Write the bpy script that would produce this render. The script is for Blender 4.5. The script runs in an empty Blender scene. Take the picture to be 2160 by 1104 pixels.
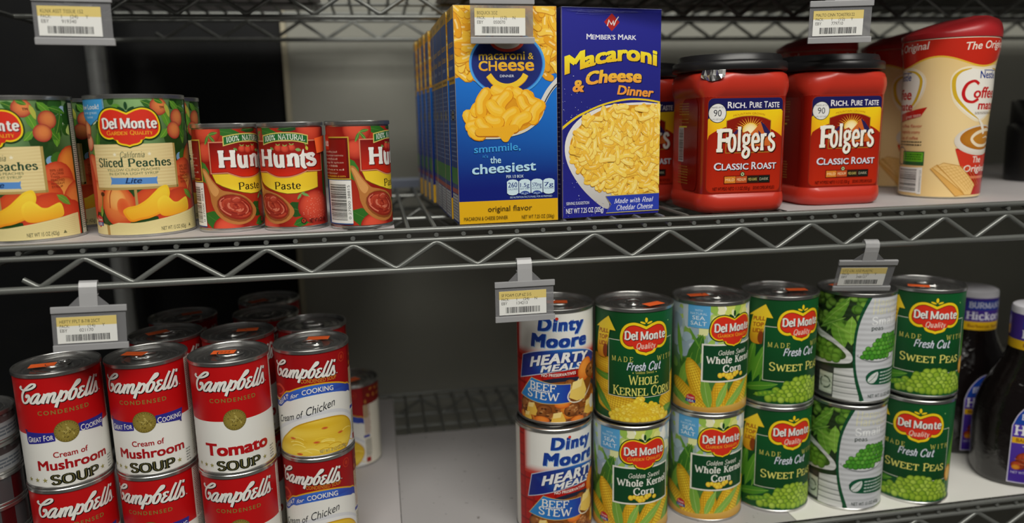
import bpy, bmesh, math, random
from math import pi, sin, cos, radians
from mathutils import Vector, Matrix
from mathutils.geometry import tessellate_polygon

K = 0.001                      # everything below is laid out in millimetres
scene = bpy.context.scene
COL = scene.collection

# ------------------------------------------------------------------ camera, light, exposure
cam_d = bpy.data.cameras.new('camera')
cam = bpy.data.objects.new('camera', cam_d); COL.objects.link(cam)
yaw, pitch, roll = 0.17242, 0.18713, -0.02030
fw = Vector((sin(yaw)*cos(pitch), cos(yaw)*cos(pitch), -sin(pitch)))
r0 = Vector((cos(yaw), -sin(yaw), 0)); u0 = r0.cross(fw)
rt = r0*cos(roll)+u0*sin(roll); up = -r0*sin(roll)+u0*cos(roll)
cam.matrix_world = Matrix(((rt.x, up.x, -fw.x, -72.4*K), (rt.y, up.y, -fw.y, -633.2*K),
                           (rt.z, up.z, -fw.z, 88.3*K), (0, 0, 0, 1)))
cam_d.sensor_width = 36.0
cam_d.lens = 1595.85/2160*36
cam_d.clip_start = 0.01
cam_d.dof.use_dof = True
cam_d.dof.focus_distance = 0.655
cam_d.dof.aperture_fstop = 3.0
scene.camera = cam

world = bpy.data.worlds.new('room_ambient'); scene.world = world
world.use_nodes = True
bg = world.node_tree.nodes['Background']
bg.inputs[0].default_value = (1.0, 0.98, 0.94, 1); bg.inputs[1].default_value = 0.022

def area(name, loc, rot, sx, sy, power, col=(1, .97, .90)):
    d = bpy.data.lights.new(name, 'AREA'); d.shape = 'RECTANGLE'
    d.size = sx; d.size_y = sy; d.energy = power; d.color = col
    o = bpy.data.objects.new(name, d); COL.objects.link(o)
    o.location = loc; o.rotation_euler = rot
    return o
area('ceiling_light', (0.15, -1.30, 1.38), (radians(43), 0, 0), 2.2, 0.7, 46)
area('ceiling_light', (0.15, 0.05, 1.42), (0, 0, 0), 1.6, 0.15, 3)

scene.view_settings.view_transform = 'Standard'
scene.view_settings.look = 'None'
scene.view_settings.exposure = 0.32
scene.view_settings.gamma = 1.0
scene.view_settings.use_curve_mapping = False

# ------------------------------------------------------------------ materials
def principled(name, col, rough=.5, metal=0., spec=.5, noise=None, bump=None, trans=0., alpha=1., coat=0., vary=None):
    m = bpy.data.materials.new(name); m.use_nodes = True
    nt = m.node_tree; b = nt.nodes['Principled BSDF']
    b.inputs['Base Color'].default_value = (*col, 1); b.inputs['Roughness'].default_value = rough
    b.inputs['Metallic'].default_value = metal; b.inputs['Specular IOR Level'].default_value = spec
    b.inputs['Transmission Weight'].default_value = trans; b.inputs['Alpha'].default_value = alpha
    b.inputs['Coat Weight'].default_value = coat
    tc = nt.nodes.new('ShaderNodeTexCoord')
    if noise:
        scale, c2, lo, hi = noise
        n = nt.nodes.new('ShaderNodeTexNoise'); n.inputs['Scale'].default_value = scale; n.inputs['Detail'].default_value = 6
        r = nt.nodes.new('ShaderNodeMapRange'); r.inputs[1].default_value = lo; r.inputs[2].default_value = hi
        x = nt.nodes.new('ShaderNodeMix'); x.data_type = 'RGBA'
        x.inputs[6].default_value = (*col, 1); x.inputs[7].default_value = (*c2, 1)
        nt.links.new(tc.outputs['Object'], n.inputs['Vector']); nt.links.new(n.outputs[0], r.inputs[0])
        nt.links.new(r.outputs[0], x.inputs[0]); nt.links.new(x.outputs[2], b.inputs['Base Color'])
    if bump:
        scale, st = bump
        n = nt.nodes.new('ShaderNodeTexNoise'); n.inputs['Scale'].default_value = scale; n.inputs['Detail'].default_value = 4
        bp = nt.nodes.new('ShaderNodeBump'); bp.inputs['Strength'].default_value = st; bp.inputs['Distance'].default_value = 0.0004
        nt.links.new(tc.outputs['Object'], n.inputs['Vector']); nt.links.new(n.outputs[0], bp.inputs['Height'])
        nt.links.new(bp.outputs[0], b.inputs['Normal'])
    return m

def print_mat(name, rough, spec=.5, ribs=False, coat=0.):
    m = bpy.data.materials.new(name); m.use_nodes = True
    nt = m.node_tree; b = nt.nodes['Principled BSDF']
    a = nt.nodes.new('ShaderNodeAttribute'); a.attribute_name = 'ink'
    nt.links.new(a.outputs['Color'], b.inputs['Base Color'])
    b.inputs['Roughness'].default_value = rough; b.inputs['Specular IOR Level'].default_value = spec
    b.inputs['Coat Weight'].default_value = coat; b.inputs['Coat Roughness'].default_value = .15
    if ribs:
        tc = nt.nodes.new('ShaderNodeTexCoord'); w = nt.nodes.new('ShaderNodeTexWave')
        w.bands_direction = 'Z'; w.inputs['Scale'].default_value = 58.0
        bp = nt.nodes.new('ShaderNodeBump'); bp.inputs['Strength'].default_value = .35; bp.inputs['Distance'].default_value = .0006
        nt.links.new(tc.outputs['Object'], w.inputs['Vector']); nt.links.new(w.outputs['Fac'], bp.inputs['Height'])
        nt.links.new(bp.outputs[0], b.inputs['Normal'])
    return m

M_PAPER = print_mat('printed_paper_label', .42, .4)
M_GLOSS = print_mat('glossy_printed_sleeve', .22, .5, coat=.3)
M_CARTON = print_mat('printed_carton', .38, .45)
M_RIBBED = print_mat('printed_label_over_ribbed_can', .42, .4, ribs=True)
M_TIN = principled('tinplate', (.66, .66, .64), .27, .95, noise=(60, (.50, .50, .49), .4, .7))
M_LID = principled('tinplate_lid', (.58, .58, .57), .24, .95)
M_ROD = principled('grey_epoxy_wire', (.19, .198, .185), .33, .45, noise=(900, (.13, .135, .128), .62, .75), bump=(1200, .05))
M_POST = principled('grey_steel_post', (.40, .41, .40), .32, .55)
M_LINER = principled('white_shelf_liner', (.50, .475, .475), .55, noise=(9, (.43, .41, .415), .45, .7), bump=(500, .1))
M_LINER2 = principled('bright_white_shelf_liner', (.80, .79, .74), .5, noise=(9, (.74, .73, .68), .5, .7))
M_LINER3 = principled('grey_marked_liner', (.40, .385, .385), .55, noise=(150, (.20, .19, .18), .665, .70))
M_WALL = principled('grey_painted_wall', (.29, .29, .25), .7, noise=(3, (.255, .255, .22), .4, .7), bump=(160, .25))
M_BLACK = principled('black_panel_paint', (.006, .0065, .007), .4, noise=(14, (.010, .010, .010), .5, .8), spec=.25)
M_TRIM = principled('cream_edge_trim', (.42, .38, .27), .6, bump=(80, .1))
M_FLOOR = principled('grey_vinyl_floor', (.22, .215, .20), .4, noise=(30, (.18, .175, .165), .45, .6))
M_CEIL = principled('white_ceiling_tile', (.7, .7, .68), .8, bump=(220, .3))
M_RED = principled('red_canister_plastic', (.52, .034, .018), .28, spec=.5, bump=(60, .03))
M_BLKLID = principled('black_lid_plastic', (.014, .014, .015), .36, spec=.5)
M_FOIL = principled('silver_foil', (.8, .8, .8), .16, 1., bump=(90, .9))
M_REDCAP = principled('red_cap_plastic', (.42, .018, .022), .36, spec=.5)
M_CREAM = principled('cream_plastic', (.72, .66, .50), .35)
M_SAUCE = principled('dark_sauce_bottle', (.006, .004, .004), .09, spec=.6, coat=.4, bump=(70, .55))
for n_ in M_SAUCE.node_tree.nodes:
    if n_.type == 'BUMP': n_.inputs['Distance'].default_value = .002
    if n_.type == 'TEX_NOISE': n_.inputs['Scale'].default_value = 130
M_WHITECAP = principled('white_cap_plastic', (.70, .69, .74), .4)
M_ORANGE = principled('fluorescent_orange_sticker', (1., .16, .035), .55)
M_CARD = principled('plain_carton_board', (.35, .27, .18), .7)
M_BLKJAR = principled('black_jar_plastic', (.008, .008, .009), .25)

def plastic_sheet(name, col, see, rough):
    m = bpy.data.materials.new(name); m.use_nodes = True
    nt = m.node_tree; b = nt.nodes['Principled BSDF']; out = nt.nodes['Material Output']
    b.inputs['Base Color'].default_value = (*col, 1); b.inputs['Roughness'].default_value = rough
    t = nt.nodes.new('ShaderNodeBsdfTransparent'); x = nt.nodes.new('ShaderNodeMixShader')
    x.inputs[0].default_value = see
    nt.links.new(b.outputs[0], x.inputs[1]); nt.links.new(t.outputs[0], x.inputs[2]); nt.links.new(x.outputs[0], out.inputs[0])
    return m
M_SHEET = plastic_sheet('clear_grey_plastic_sheet', (.26, .26, .27), .5, .3)
M_BAR = plastic_sheet('frosted_plastic_edge', (.42, .42, .43), .25, .3)
M_CLIP = plastic_sheet('frosted_plastic_clip', (.55, .55, .56), .42, .25)

# ------------------------------------------------------------------ object helpers
def link(o, parent=None):
    COL.objects.link(o)
    if parent is not None: o.parent = parent
    return o
def thing(name, label, cat, loc, rz=0., group=None):
    o = bpy.data.objects.new(name, None); o.empty_display_size = .01
    link(o); o.location = (loc[0]*K, loc[1]*K, loc[2]*K); o.rotation_euler = (0, 0, rz)
    o['label'] = label; o['category'] = cat
    if group: o['group'] = group
    return o
def tag(o, label, cat, group=None):
    o['label'] = label; o['category'] = cat
    if group: o['group'] = group
    return o
def kids(o): return [c for c in bpy.data.objects if c.parent == o]
def copy_tree(o, parent=None):
    c = o.copy(); link(c); c.parent = parent
    for ch in kids(o): copy_tree(ch, c)
    return c
def dup(o, label, loc, rz=0.):
    c = copy_tree(o); c.location = (loc[0]*K, loc[1]*K, loc[2]*K); c.rotation_euler = (0, 0, rz); c['label'] = label
    return c

class MB:
    """collects geometry in millimetres; build() links it as one mesh object"""
    def __init__(s): s.v = []; s.f = []; s.sm = []
    def add(s, vs, fs, smooth=True):
        n = len(s.v); s.v += [tuple(v) for v in vs]
        for f in fs: s.f.append([n+i for i in f]); s.sm.append(smooth)
        return s
    def lathe(s, prof, seg=64, cx=0, cy=0, closed=False, smooth=True):
        vs = []; fs = []
        for (r, z) in prof:
            for i in range(seg):
                a = 2*pi*i/seg; vs.append((cx+r*cos(a), cy+r*sin(a), z))
        m = len(prof)
        for j in range(m-1):
            for i in range(seg):
                k = (i+1) % seg
                fs.append((j*seg+i, j*seg+k, (j+1)*seg+k, (j+1)*seg+i))
        return s.add(vs, fs, smooth)
    def disc(s, r, z, seg=64, cx=0, cy=0, up=True):
        vs = [(cx+r*cos(2*pi*i/seg), cy+r*sin(2*pi*i/seg), z) for i in range(seg)]
        return s.add(vs, [list(range(seg)) if up else list(range(seg))[::-1]], False)
    def tube(s, pts, r, seg=10, closed=False, cap=True):
        P = [Vector(p) for p in pts]; n = len(P); vs = []; fs = []
        up0 = None
        for i in range(n):
            if closed: d = P[(i+1) % n]-P[i-1]
            else: d = P[min(i+1, n-1)]-P[max(i-1, 0)]
            d.normalize()
            if up0 is None: up0 = Vector((0, 0, 1)) if abs(d.z) < .9 else Vector((1, 0, 0))
            a = d.cross(up0); a.normalize(); b = a.cross(d)
            up0 = b.copy()
            rr = r if not hasattr(r, '__len__') else r[i]
            for k in range(seg):
                t = 2*pi*k/seg; vs.append(P[i]+a*rr*cos(t)+b*rr*sin(t))
        for i in range(n if closed else n-1):
            j = (i+1) % n
            for k in range(seg):
                l = (k+1) % seg
                fs.append((i*seg+k, i*seg+l, j*seg+l, j*seg+k))
        s.add(vs, fs)
        if cap and not closed:
            s.add(vs[:seg], [list(range(seg))[::-1]], False); s.add(vs[-seg:], [list(range(seg))], False)
        return s
    def box(s, x0, x1, y0, y1, z0, z1):
        v = [(x, y, z) for z in (z0, z1) for y in (y0, y1) for x in (x0, x1)]
        return s.add(v, [(0, 2, 3, 1), (4, 5, 7, 6), (0, 1, 5, 4), (2, 6, 7, 3), (0, 4, 6, 2), (1, 3, 7, 5)], False)
    def loft(s, rings, cap=True, smooth=True):
        n = len(rings[0]); vs = [p for r in rings for p in r]; fs = []
        for j in range(len(rings)-1):
            for i in range(n):
                k = (i+1) % n; fs.append((j*n+i, j*n+k, (j+1)*n+k, (j+1)*n+i))
        s.add(vs, fs, smooth)
        if cap:
            s.add(rings[0], [list(range(n))[::-1]], False); s.add(rings[-1], [list(range(n))], False)
        return s
    def prism(s, poly, y0, y1):
        """poly in (x,z), extruded along y"""
        n = len(poly)
        vs = [(x, y0, z) for x, z in poly]+[(x, y1, z) for x, z in poly]
        fs = [list(range(n)), list(range(2*n-1, n-1, -1))]+[(i, i+n, (i+1) % n+n, (i+1) % n) for i in range(n)]
        return s.add(vs, fs, False)
    def mesh(s, name, mat, bevel=0.):
        me = bpy.data.meshes.new(name)
        me.from_pydata([(x*K, y*K, z*K) for x, y, z in s.v], [], s.f)
        me.polygons.foreach_set('use_smooth', s.sm)
        bm = bmesh.new(); bm.from_mesh(me)
        bmesh.ops.remove_doubles(bm, verts=bm.verts, dist=1e-7)
        bmesh.ops.recalc_face_normals(bm, faces=bm.faces)
        if bevel:
            es = [e for e in bm.edges if len(e.link_faces) == 2 and e.calc_face_angle(0) > .6]
            bmesh.ops.bevel(bm, geom=es, offset=bevel*K, segments=2, profile=.6, affect='EDGES', clamp_overlap=True)
        bm.to_mesh(me); bm.free()
        me.materials.append(mat)
        return me
    def build(s, name, mat, parent=None, bevel=0., sharp=40):
        me = s.mesh(name, mat, bevel)
        if any(s.sm): me.set_sharp_from_angle(angle=radians(sharp))
        return link(bpy.data.objects.new(name, me), parent)

# ------------------------------------------------------------------ label drawing: flat inks in layers, wrapped on the pack
def lin(h):
    if not isinstance(h, str): return h
    h = h.lstrip('#')
    if len(h) == 3: h = ''.join(c*2 for c in h)
    o = []
    for i in (0, 2, 4):
        c = int(h[i:i+2], 16)/255
        o.append(c/12.92 if c <= .04045 else ((c+.055)/1.055)**2.4)
    return tuple(o)
def mix(a, b, t): a = lin(a); b = lin(b); return tuple(a[i]*(1-t)+b[i]*t for i in range(3))
def catmull(P, n=6, closed=False):
    m = len(P); out = []
    rng = m if closed else m-1
    for i in range(rng):
        if closed: p = [P[(i+k-1) % m] for k in range(4)]
        else: p = [P[max(i-1, 0)], P[i], P[i+1], P[min(i+2, m-1)]]
        for k in range(n):
            t = k/n
            out.append(tuple(.5*(2*p[1][j]+(p[2][j]-p[0][j])*t+(2*p[0][j]-5*p[1][j]+4*p[2][j]-p[3][j])*t*t+(3*p[1][j]-p[0][j]-3*p[2][j]+p[3][j])*t**3) for j in range(2)))
    if not closed: out.append(tuple(P[-1]))
    return out
def inset(P, d):
    """move a polygon's outline inwards by d"""
    n = len(P); A = sum(P[i][0]*P[(i+1) % n][1]-P[(i+1) % n][0]*P[i][1] for i in range(n)); sg = 1 if A > 0 else -1
    out = []
    for i in range(n):
        a, b, c = P[i-1], P[i], P[(i+1) % n]
        n1 = Vector((-(b[1]-a[1]), b[0]-a[0])); n2 = Vector((-(c[1]-b[1]), c[0]-b[0]))
        if n1.length < 1e-9 or n2.length < 1e-9: out.append(b); continue
        n1.normalize(); n2.normalize(); m = n1+n2
        if m.length < 1e-6: m = n1
        m.normalize(); k = max(.45, m.dot(n1)); m = m*(sg*d/k)
        out.append((b[0]+m.x, b[1]+m.y))
    return out

_tc = {}
def bfont(s, sp=1., shear=0.):
    key = (s, sp, shear)
    if key not in _tc:
        cu = bpy.data.curves.new('lettering', 'FONT'); cu.body = s; cu.size = 10; cu.space_character = sp; cu.shear = shear
        cu.resolution_u = 3; cu.fill_mode = 'FRONT' if hasattr(cu, 'fill_mode') and cu.dimensions == '3D' else 'BOTH'
        ob = bpy.data.objects.new('lettering', cu); me = ob.to_mesh()
        vs = [(v.co.x, v.co.y) for v in me.vertices]; me.calc_loop_triangles()
        tr = [tuple(t.vertices) for t in me.loop_triangles]
        ob.to_mesh_clear(); bpy.data.objects.remove(ob); bpy.data.curves.remove(cu)
        _tc[key] = (vs, tr)
    return _tc[key]
def capheight():
    vs, _ = bfont('H'); return max(v[1] for v in vs)
CAP = capheight()

GL = {   # hand drawn roman letter skeletons on a cap height of 10: width | strokes (~ smooth, - no serif, = thin)
'A': "9|-.6,0 4.5,10 8.4,0|=2.2,3.4 6.8,3.4|=-.5,0 2,0|=6.8,0 9.4,0", 'B': "8|1.5,0 1.5,10|~1.5,10 4.5,10 6.5,8.6 6,6.3 4,5.4 1.5,5.4|~1.5,5.4 4.5,5.4 7,4 6.8,1.2 4.5,0 1.5,0",
'C': "9|~8,7.4 7,9.5 4.5,10 1.6,8 1,5 1.6,2 4.5,0 7,.5 8.2,2.6", 'D': "9|1.5,0 1.5,10|~1.5,10 5,9.8 7.8,7.5 7.8,2.5 5,.2 1.5,0",
'E': "8|1.5,0 1.5,10|=1.5,9.7 7,9.7|=7,9.9 7,7.6|=1.5,5.2 5.5,5.2|=1.5,.3 7.2,.3|=7.2,.1 7.2,2.6", 'F': "7.6|1.5,0 1.5,10|=1.5,9.6 7,9.6|=7,9.9 7,7.2|=1.5,5.2 5.5,5.2|=5.5,6.4 5.5,4",
'G': "9.4|~8,7.4 7,9.5 4.5,10 1.6,8 1,5 1.6,2 4.5,0 7,.5 8,1.4|-8,4.6 8,.8|=6,4.6 9,4.6", 'H': "9|1.5,0 1.5,10|7.5,0 7.5,10|=1.5,5.2 7.5,5.2", 'I': "3|1.5,0 1.5,10",
'K': "8.4|1.5,0 1.5,10|=7,10 1.8,4.4|-3.3,5.8 7.6,0|=6.6,0 9,0|=5.8,10 8,10", 'L': "7.4|1.5,0 1.5,10|=1.5,.3 7,.3|=7,.1 7,2.8", 'M': "11|=1.5,0 1.5,10|-1.5,10 5.5,.5|=5.5,.5 9.5,10|9.5,0 9.5,10|=.4,0 2.6,0",
'N': "9.4|=1.7,0 1.7,10|-1.7,10 7.7,0|=7.7,0 7.7,10|=.5,0 3,0|=6.4,10 9,10", 'O': "9.6|~4.7,10 1.8,8.6 .9,5 1.8,1.4 4.7,0 7.7,1.4 8.6,5 7.7,8.6 4.7,10",
'P': "8|1.5,0 1.5,10|~1.5,10 5,10 7,8.5 6.8,5.8 4.5,4.6 1.5,4.6", 'Q': "9.6|~4.7,10 1.8,8.6 .9,5 1.8,1.4 4.7,0 7.7,1.4 8.6,5 7.7,8.6 4.7,10|-5,2.4 8.5,-1.4", 'R': "8.6|1.5,0 1.5,10|~1.5,10 5,10 7,8.5 6.8,5.8 4.5,4.8 1.5,4.8|-4,4.8 8,0|=7,0 9,0",
'S': "7.6|~6.5,8 5.2,9.8 2.6,9.8 1.1,8 1.8,6.2 4,5 6,3.8 6.6,2 5,.2 2.3,.2 .9,2.2", 'T': "8|4,0 4,10|=.5,9.7 7.5,9.7|=.5,9.9 .5,7.6|=7.5,9.9 7.5,7.6", 'U': "9|~1.5,10 1.5,6 1.6,2.2 4.5,0 7,1.8 7.4,6 7.4,10|=.3,10 2.8,10|=6.3,10 8.6,10",
'W': "13|-1,10 3.8,0|=3.8,0 6.5,9|-6.5,9 9.2,0|=9.2,0 12,10|=-.2,10 2.4,10|=10.8,10 13.2,10", 'Y': "8.4|-1,10 4,4.5|=7.2,10 4,4.5|4,4.5 4,0",
'a': "6.6|~1.2,5.4 2.6,6.8 4.6,6.2 5,4.5 5,1 6.3,.3|~5,4.2 2,3.4 .9,1.7 2.2,0 4,.6 5,1.8", 'c': "6|~5.3,5.2 3.6,6.8 1.4,5.6 1,3.4 1.6,1 3.6,0 5.4,1.3", 'd': "6.8|~4.8,5.6 3,6.8 1.3,5.4 1,3.2 1.6,.8 3.2,0 4.9,1.4|-5,0 5,10|=3.9,10 5,10|=5,0 6.3,.2",
'e': "6.2|~1,3.7 5.4,3.9 4.9,6 3.2,6.8 1.4,5.6 1,3.4 1.7,.9 3.6,0 5.4,1.3", 'f': "4.6|~5,9.4 3.6,10 2.4,8.6 2.3,6 2.3,0|=.6,6.6 4.4,6.6", 'g': "6.2|~3,6.8 1.2,5.8 1.2,3.8 3,2.9 4.8,3.8 4.8,5.8 3,6.8|~2,3 1.4,1.8 3.6,1 5.2,0 4.8,-2 2.6,-2.8 .8,-1.8 1.2,-.4 2.6,.6|=4.6,6.2 6.2,6.8",
'h': "7|1.4,0 1.4,10|~1.6,5 3,6.7 4.7,6.2 5.2,4.5 5.2,0|=4.2,0 6.4,0", 'i': "3|1.4,0 1.4,6.8|-1.4,8.6 1.4,9.8", 'k': "6.6|1.4,0 1.4,10|=5.2,6.7 1.8,3.2|-2.8,4 5.6,0|=4.8,0 6.6,0|=4.2,6.7 6.2,6.7", 'l': "3|1.4,0 1.4,10", 'm': "10.4|1.4,0 1.4,6.8|~1.6,5 2.8,6.7 4.4,6.2 4.9,4.5 4.9,0|~5,5 6.4,6.7 8,6.2 8.5,4.5 8.5,0|=4,0 6,0|=7.6,0 9.6,0",
'n': "7|1.4,0 1.4,6.8|~1.6,5 3,6.7 4.7,6.2 5.2,4.5 5.2,0|=4.2,0 6.4,0", 'o': "6.6|~3.3,6.8 1.6,5.8 1,3.4 1.6,1 3.3,0 5,1 5.6,3.4 5,5.8 3.3,6.8", 'p': "6.8|1.4,-3 1.4,6.8|~1.6,5.2 3.4,6.8 5.2,5.8 5.8,3.4 5.2,1 3.4,0 1.6,1.4",
'r': "5|1.4,0 1.4,6.8|~1.6,4.6 2.6,6.4 4.6,6.4", 's': "5.4|~4.6,5.4 3.4,6.8 1.6,6.4 1.2,5 2.6,3.9 4.4,2.9 4.8,1.3 3.4,0 1.6,.2 .9,1.6", 't': "4.8|~2.2,9 2.2,5 2.2,1.4 3.4,.1 4.8,.9|=.5,6.5 4.4,6.5", 'u': "7|~1.4,6.8 1.4,3 2,.6 3.6,.1 4.9,1.6|-5,0 5,6.8|=.4,6.8 1.4,6.8|=5,0 6.3,.1",
'v': "6.4|-.8,6.8 3,0|=3,0 5.4,6.8", 'w': "9|-.8,6.8 2.7,0|=2.7,0 4.5,6.2|-4.5,6.2 6.3,0|=6.3,0 8.2,6.8", 'y': "6.4|-.8,6.8 3.2,0|=5.4,6.8 3.2,0 1.8,-2.8 .6,-2.6", "'": "2|-1.2,10 1,7.6", ' ': "3.6|", '.': "2.4|-1.2,0 1.2,1",
'1': "4|2,0 2,10", '0': "6.6|~3.2,10 1.4,8.6 .9,5 1.4,1.4 3.2,0 5,1.4 5.6,5 5,8.6 3.2,10", '%': "8|=1,0 6.5,10|~1.6,10 .6,8.2 1.6,6.4 2.6,8.2 1.6,10|~5.8,3.6 4.8,1.8 5.8,0 6.8,1.8 5.8,3.6", '&': "8.6|~8,4.6 5.6,.6 2.6,0 1,1.8 1.8,4 4.4,6 4.8,8.6 3.2,9.9 1.9,8.4 2.6,6 7.8,0"}

class Art:
    def __init__(s): s.T = []; s.z = 0.
    def up(s, k=1.): s.z += k; return s
    def tri(s, P, C):
        s.T.append([(P[i][0], P[i][1], s.z, *C[i]) for i in range(len(P))])
    def poly(s, pts, col, fn=None):
        f = col if callable(col) else None; c0 = None if f else lin(col)
        pts = [p for i, p in enumerate(pts) if abs(p[0]-pts[i-1][0])+abs(p[1]-pts[i-1][1]) > 1e-6]
        for t in tessellate_polygon([[Vector((p[0], p[1], 0)) for p in pts]]):
            P = [pts[i] for i in t]; s.tri(P, [f(*p) if f else c0 for p in P])
        return s
    def rect(s, a, b, c, d, col): return s.poly([(a, c), (b, c), (b, d), (a, d)], col)
    def grid(s, a, b, c, d, fn, nu=12, nv=8):
        for i in range(nu):
            for j in range(nv):
                P = [(a+(b-a)*(i+x)/nu, c+(d-c)*(j+y)/nv) for x, y in ((0, 0), (1, 0), (1, 1), (0, 1))]
                C = [lin(fn(*p)) for p in P]
                s.tri(P[:3], C[:3]); s.tri([P[0], P[2], P[3]], [C[0], C[2], C[3]])
        return s
    def ell(s, cx, cy, rx, ry, col, edge=None, hl=(0, 0), rot=0, n=16, clip=None):
        c0 = lin(col); c1 = lin(edge) if edge else c0
        def pt(k, f):
            a = 2*pi*k/n; x = rx*cos(a)*f; y = ry*sin(a)*f
            x, y = x*cos(rot)-y*sin(rot), x*sin(rot)+y*cos(rot)
            q = (cx+x+hl[0]*rx*(1-f), cy+y+hl[1]*ry*(1-f))
            if clip: q = (min(max(q[0], clip[0]), clip[1]), min(max(q[1], clip[2]), clip[3]))
            return q
        if not edge:
            s.poly([pt(k, 1) for k in range(n)], c0); return s
        R = (.45, .78, 1.); W = (.15, .55, 1.); o = pt(0, 0)
        for k in range(n):
            s.tri([o, pt(k, R[0]), pt(k+1, R[0])], [c0, mix(c0, c1, W[0]), mix(c0, c1, W[0])])
            for j in (0, 1):
                a, b = mix(c0, c1, W[j]), mix(c0, c1, W[j+1])
                P = [pt(k, R[j]), pt(k, R[j+1]), pt(k+1, R[j+1]), pt(k+1, R[j])]
                s.tri(P[:3], [a, b, b]); s.tri([P[0], P[2], P[3]], [a, b, a])
        return s
    def stroke(s, pts, w, col, w2=None, smooth=False, n=5, closed=False, cap=False):
        """w = pen width on verticals, w2 = on horizontals; or w a list of widths"""
        P = catmull(pts, n, closed) if smooth and len(pts) > 2 else list(pts)
        m = len(P); c = lin(col); L = []; wl = None
        if hasattr(w, '__len__'): wl = w
        for i in range(m):
            if closed: a, b = P[i-1], P[(i+1) % m]
            else: a, b = P[max(i-1, 0)], P[min(i+1, m-1)]
            d = Vector((b[0]-a[0], b[1]-a[1]))
            if d.length < 1e-9: d = Vector((1, 0))
            d.normalize()
            if wl: t = i/max(1, m-1)*(len(wl)-1); j = min(int(t), len(wl)-2); ww = wl[j]+(wl[j+1]-wl[j])*(t-j)
            else: ww = w if w2 is None else w2+(w-w2)*abs(d.y)
            k = 1.
            if 0 < i < m-1:
                d1 = Vector((P[i][0]-P[i-1][0], P[i][1]-P[i-1][1]))
                if d1.length > 1e-9: d1.normalize(); k = max(.55, abs(d1.dot(d)))
            nx, ny = -d.y*ww/2/k, d.x*ww/2/k
            L.append(((P[i][0]+nx, P[i][1]+ny), (P[i][0]-nx, P[i][1]-ny)))
        z0 = s.z
        for i in range(m if closed else m-1):
            a, b = L[i], L[(i+1) % m]; s.z = z0+.012*i
            s.tri([a[0], a[1], b[1]], [c]*3); s.tri([a[0], b[1], b[0]], [c]*3)
        if cap and not wl:
            for p in (P[0], P[-1]): s.z += .05; s.ell(p[0], p[1], w/2, w/2, col, n=10)
        s.z = z0
        return s
    def text(s, t, u0, base, cap, col, u1=None, bold=.0, shear=0, align='l', warp=None, sc=None, grow=0., space=1.):
        """sans lettering with its capitals from base to cap; u1 squeezes it into u0..u1"""
        h = cap-base; k = h/CAP; pen = 0.; V = []; F = []; Zs = []; z0 = s.z
        parts = [(t, 1.)]
        if sc:
            parts = []
            for w in t.split(' '):
                parts += [(w[0].upper(), 1.), (w[1:].upper(), sc), (' ', 1.)]
            parts = [p for p in parts[:-1] if p[0]]
        for (w, f) in parts:
            if w == ' ': pen += 3.2; continue
            vs, tr = bfont(w, space, shear)
            if not vs: continue
            x0 = min(v[0] for v in vs); x1 = max(v[0] for v in vs); d = (bold+grow)*.46
            for ci, (ox, oy) in enumerate([(d, d*.7), (-d, d*.7), (d, -d*.7), (-d, -d*.7), (d, 0), (-d, 0)] if d > .05 else [(0, 0)]):
                n = len(V); Zs += [ci*.12]*len(tr)
                V += [((v[0]-x0)*f+pen+ox, v[1]*f+oy) for v in vs]; F += [tuple(n+i for i in q) for q in tr]
            pen += (x1-x0)*f+.9*f
        W = (pen-.9)*k; sx = k if u1 is None else (u1-u0)/W*k
        off = 0 if (u1 is not None or align == 'l') else (-W/2 if align == 'c' else -W)
        c = col if callable(col) else None; cc = None if c else lin(col)
        pts = [(u0+off+v[0]*sx, base+v[1]*k) for v in V]
        cl = [lin(c(*p)) if c else cc for p in pts]
        if warp: pts = [warp(*p) for p in pts]
        for q, dz in zip(F, Zs): s.z = z0+dz; s.tri([pts[i] for i in q], [cl[i] for i in q])
        s.z = z0
        return s
    def roman(s, t, u0, u1, base, cap, col, T=1.9, th=.8, shear=0., sc=None, warp=None, grow=0., serif=1.):
        """roman lettering stroked from the skeletons, fitted into u0..u1"""
        it = []; pen = 0.
        for ch in t:
            f = 1.
            if sc and ch.islower(): ch = ch.upper(); f = sc
            w, *st = GL[ch].split('|'); it.append((st, pen, f)); pen += (float(w)+.7)*f
        sx = (u1-u0)/(pen-.7); sy = (cap-base)/10; q = Art(); q.z = s.z
        for st, x, f in it:
            for d in st:
                if not d: continue
                m = d[0] if d[0] in '~-=' else ''; P = [tuple(map(float, a.split(','))) for a in d[len(m):].split()]
                P = [((p[0]+p[1]*shear)*f*sx+x*sx+u0, p[1]*f*sy+base) for p in P]
                a, b = T*sx+grow, th*sy+grow; q.z += .11
                if m == '=': q.stroke(P, th*min(sx, sy)*1.1+grow, col)
                else: q.stroke(P, a, col, b, smooth=m == '~', n=4)
                if m == '' and serif:
                    for p in (P[0], P[-1]):
                        q.z += .06; yy = p[1]; y2 = yy+(b*.5-grow*.5 if p[1] <= min(P[0][1], P[-1][1])+1e-6 else -b*.5+grow*.5)
                        q.stroke([(p[0]-(a/2+serif*.8*sx), y2), (p[0]+a/2+serif*.8*sx, y2)], b, col)
        for t3 in q.T:
            s.T.append([(*(warp(p[0], p[1]) if warp else p[:2]), *p[2:]) for p in t3])
        return s
    def move(s, du, dv=0.):
        s.T = [[(p[0]+du, p[1]+dv, *p[2:]) for p in t] for t in s.T]; return s

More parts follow.
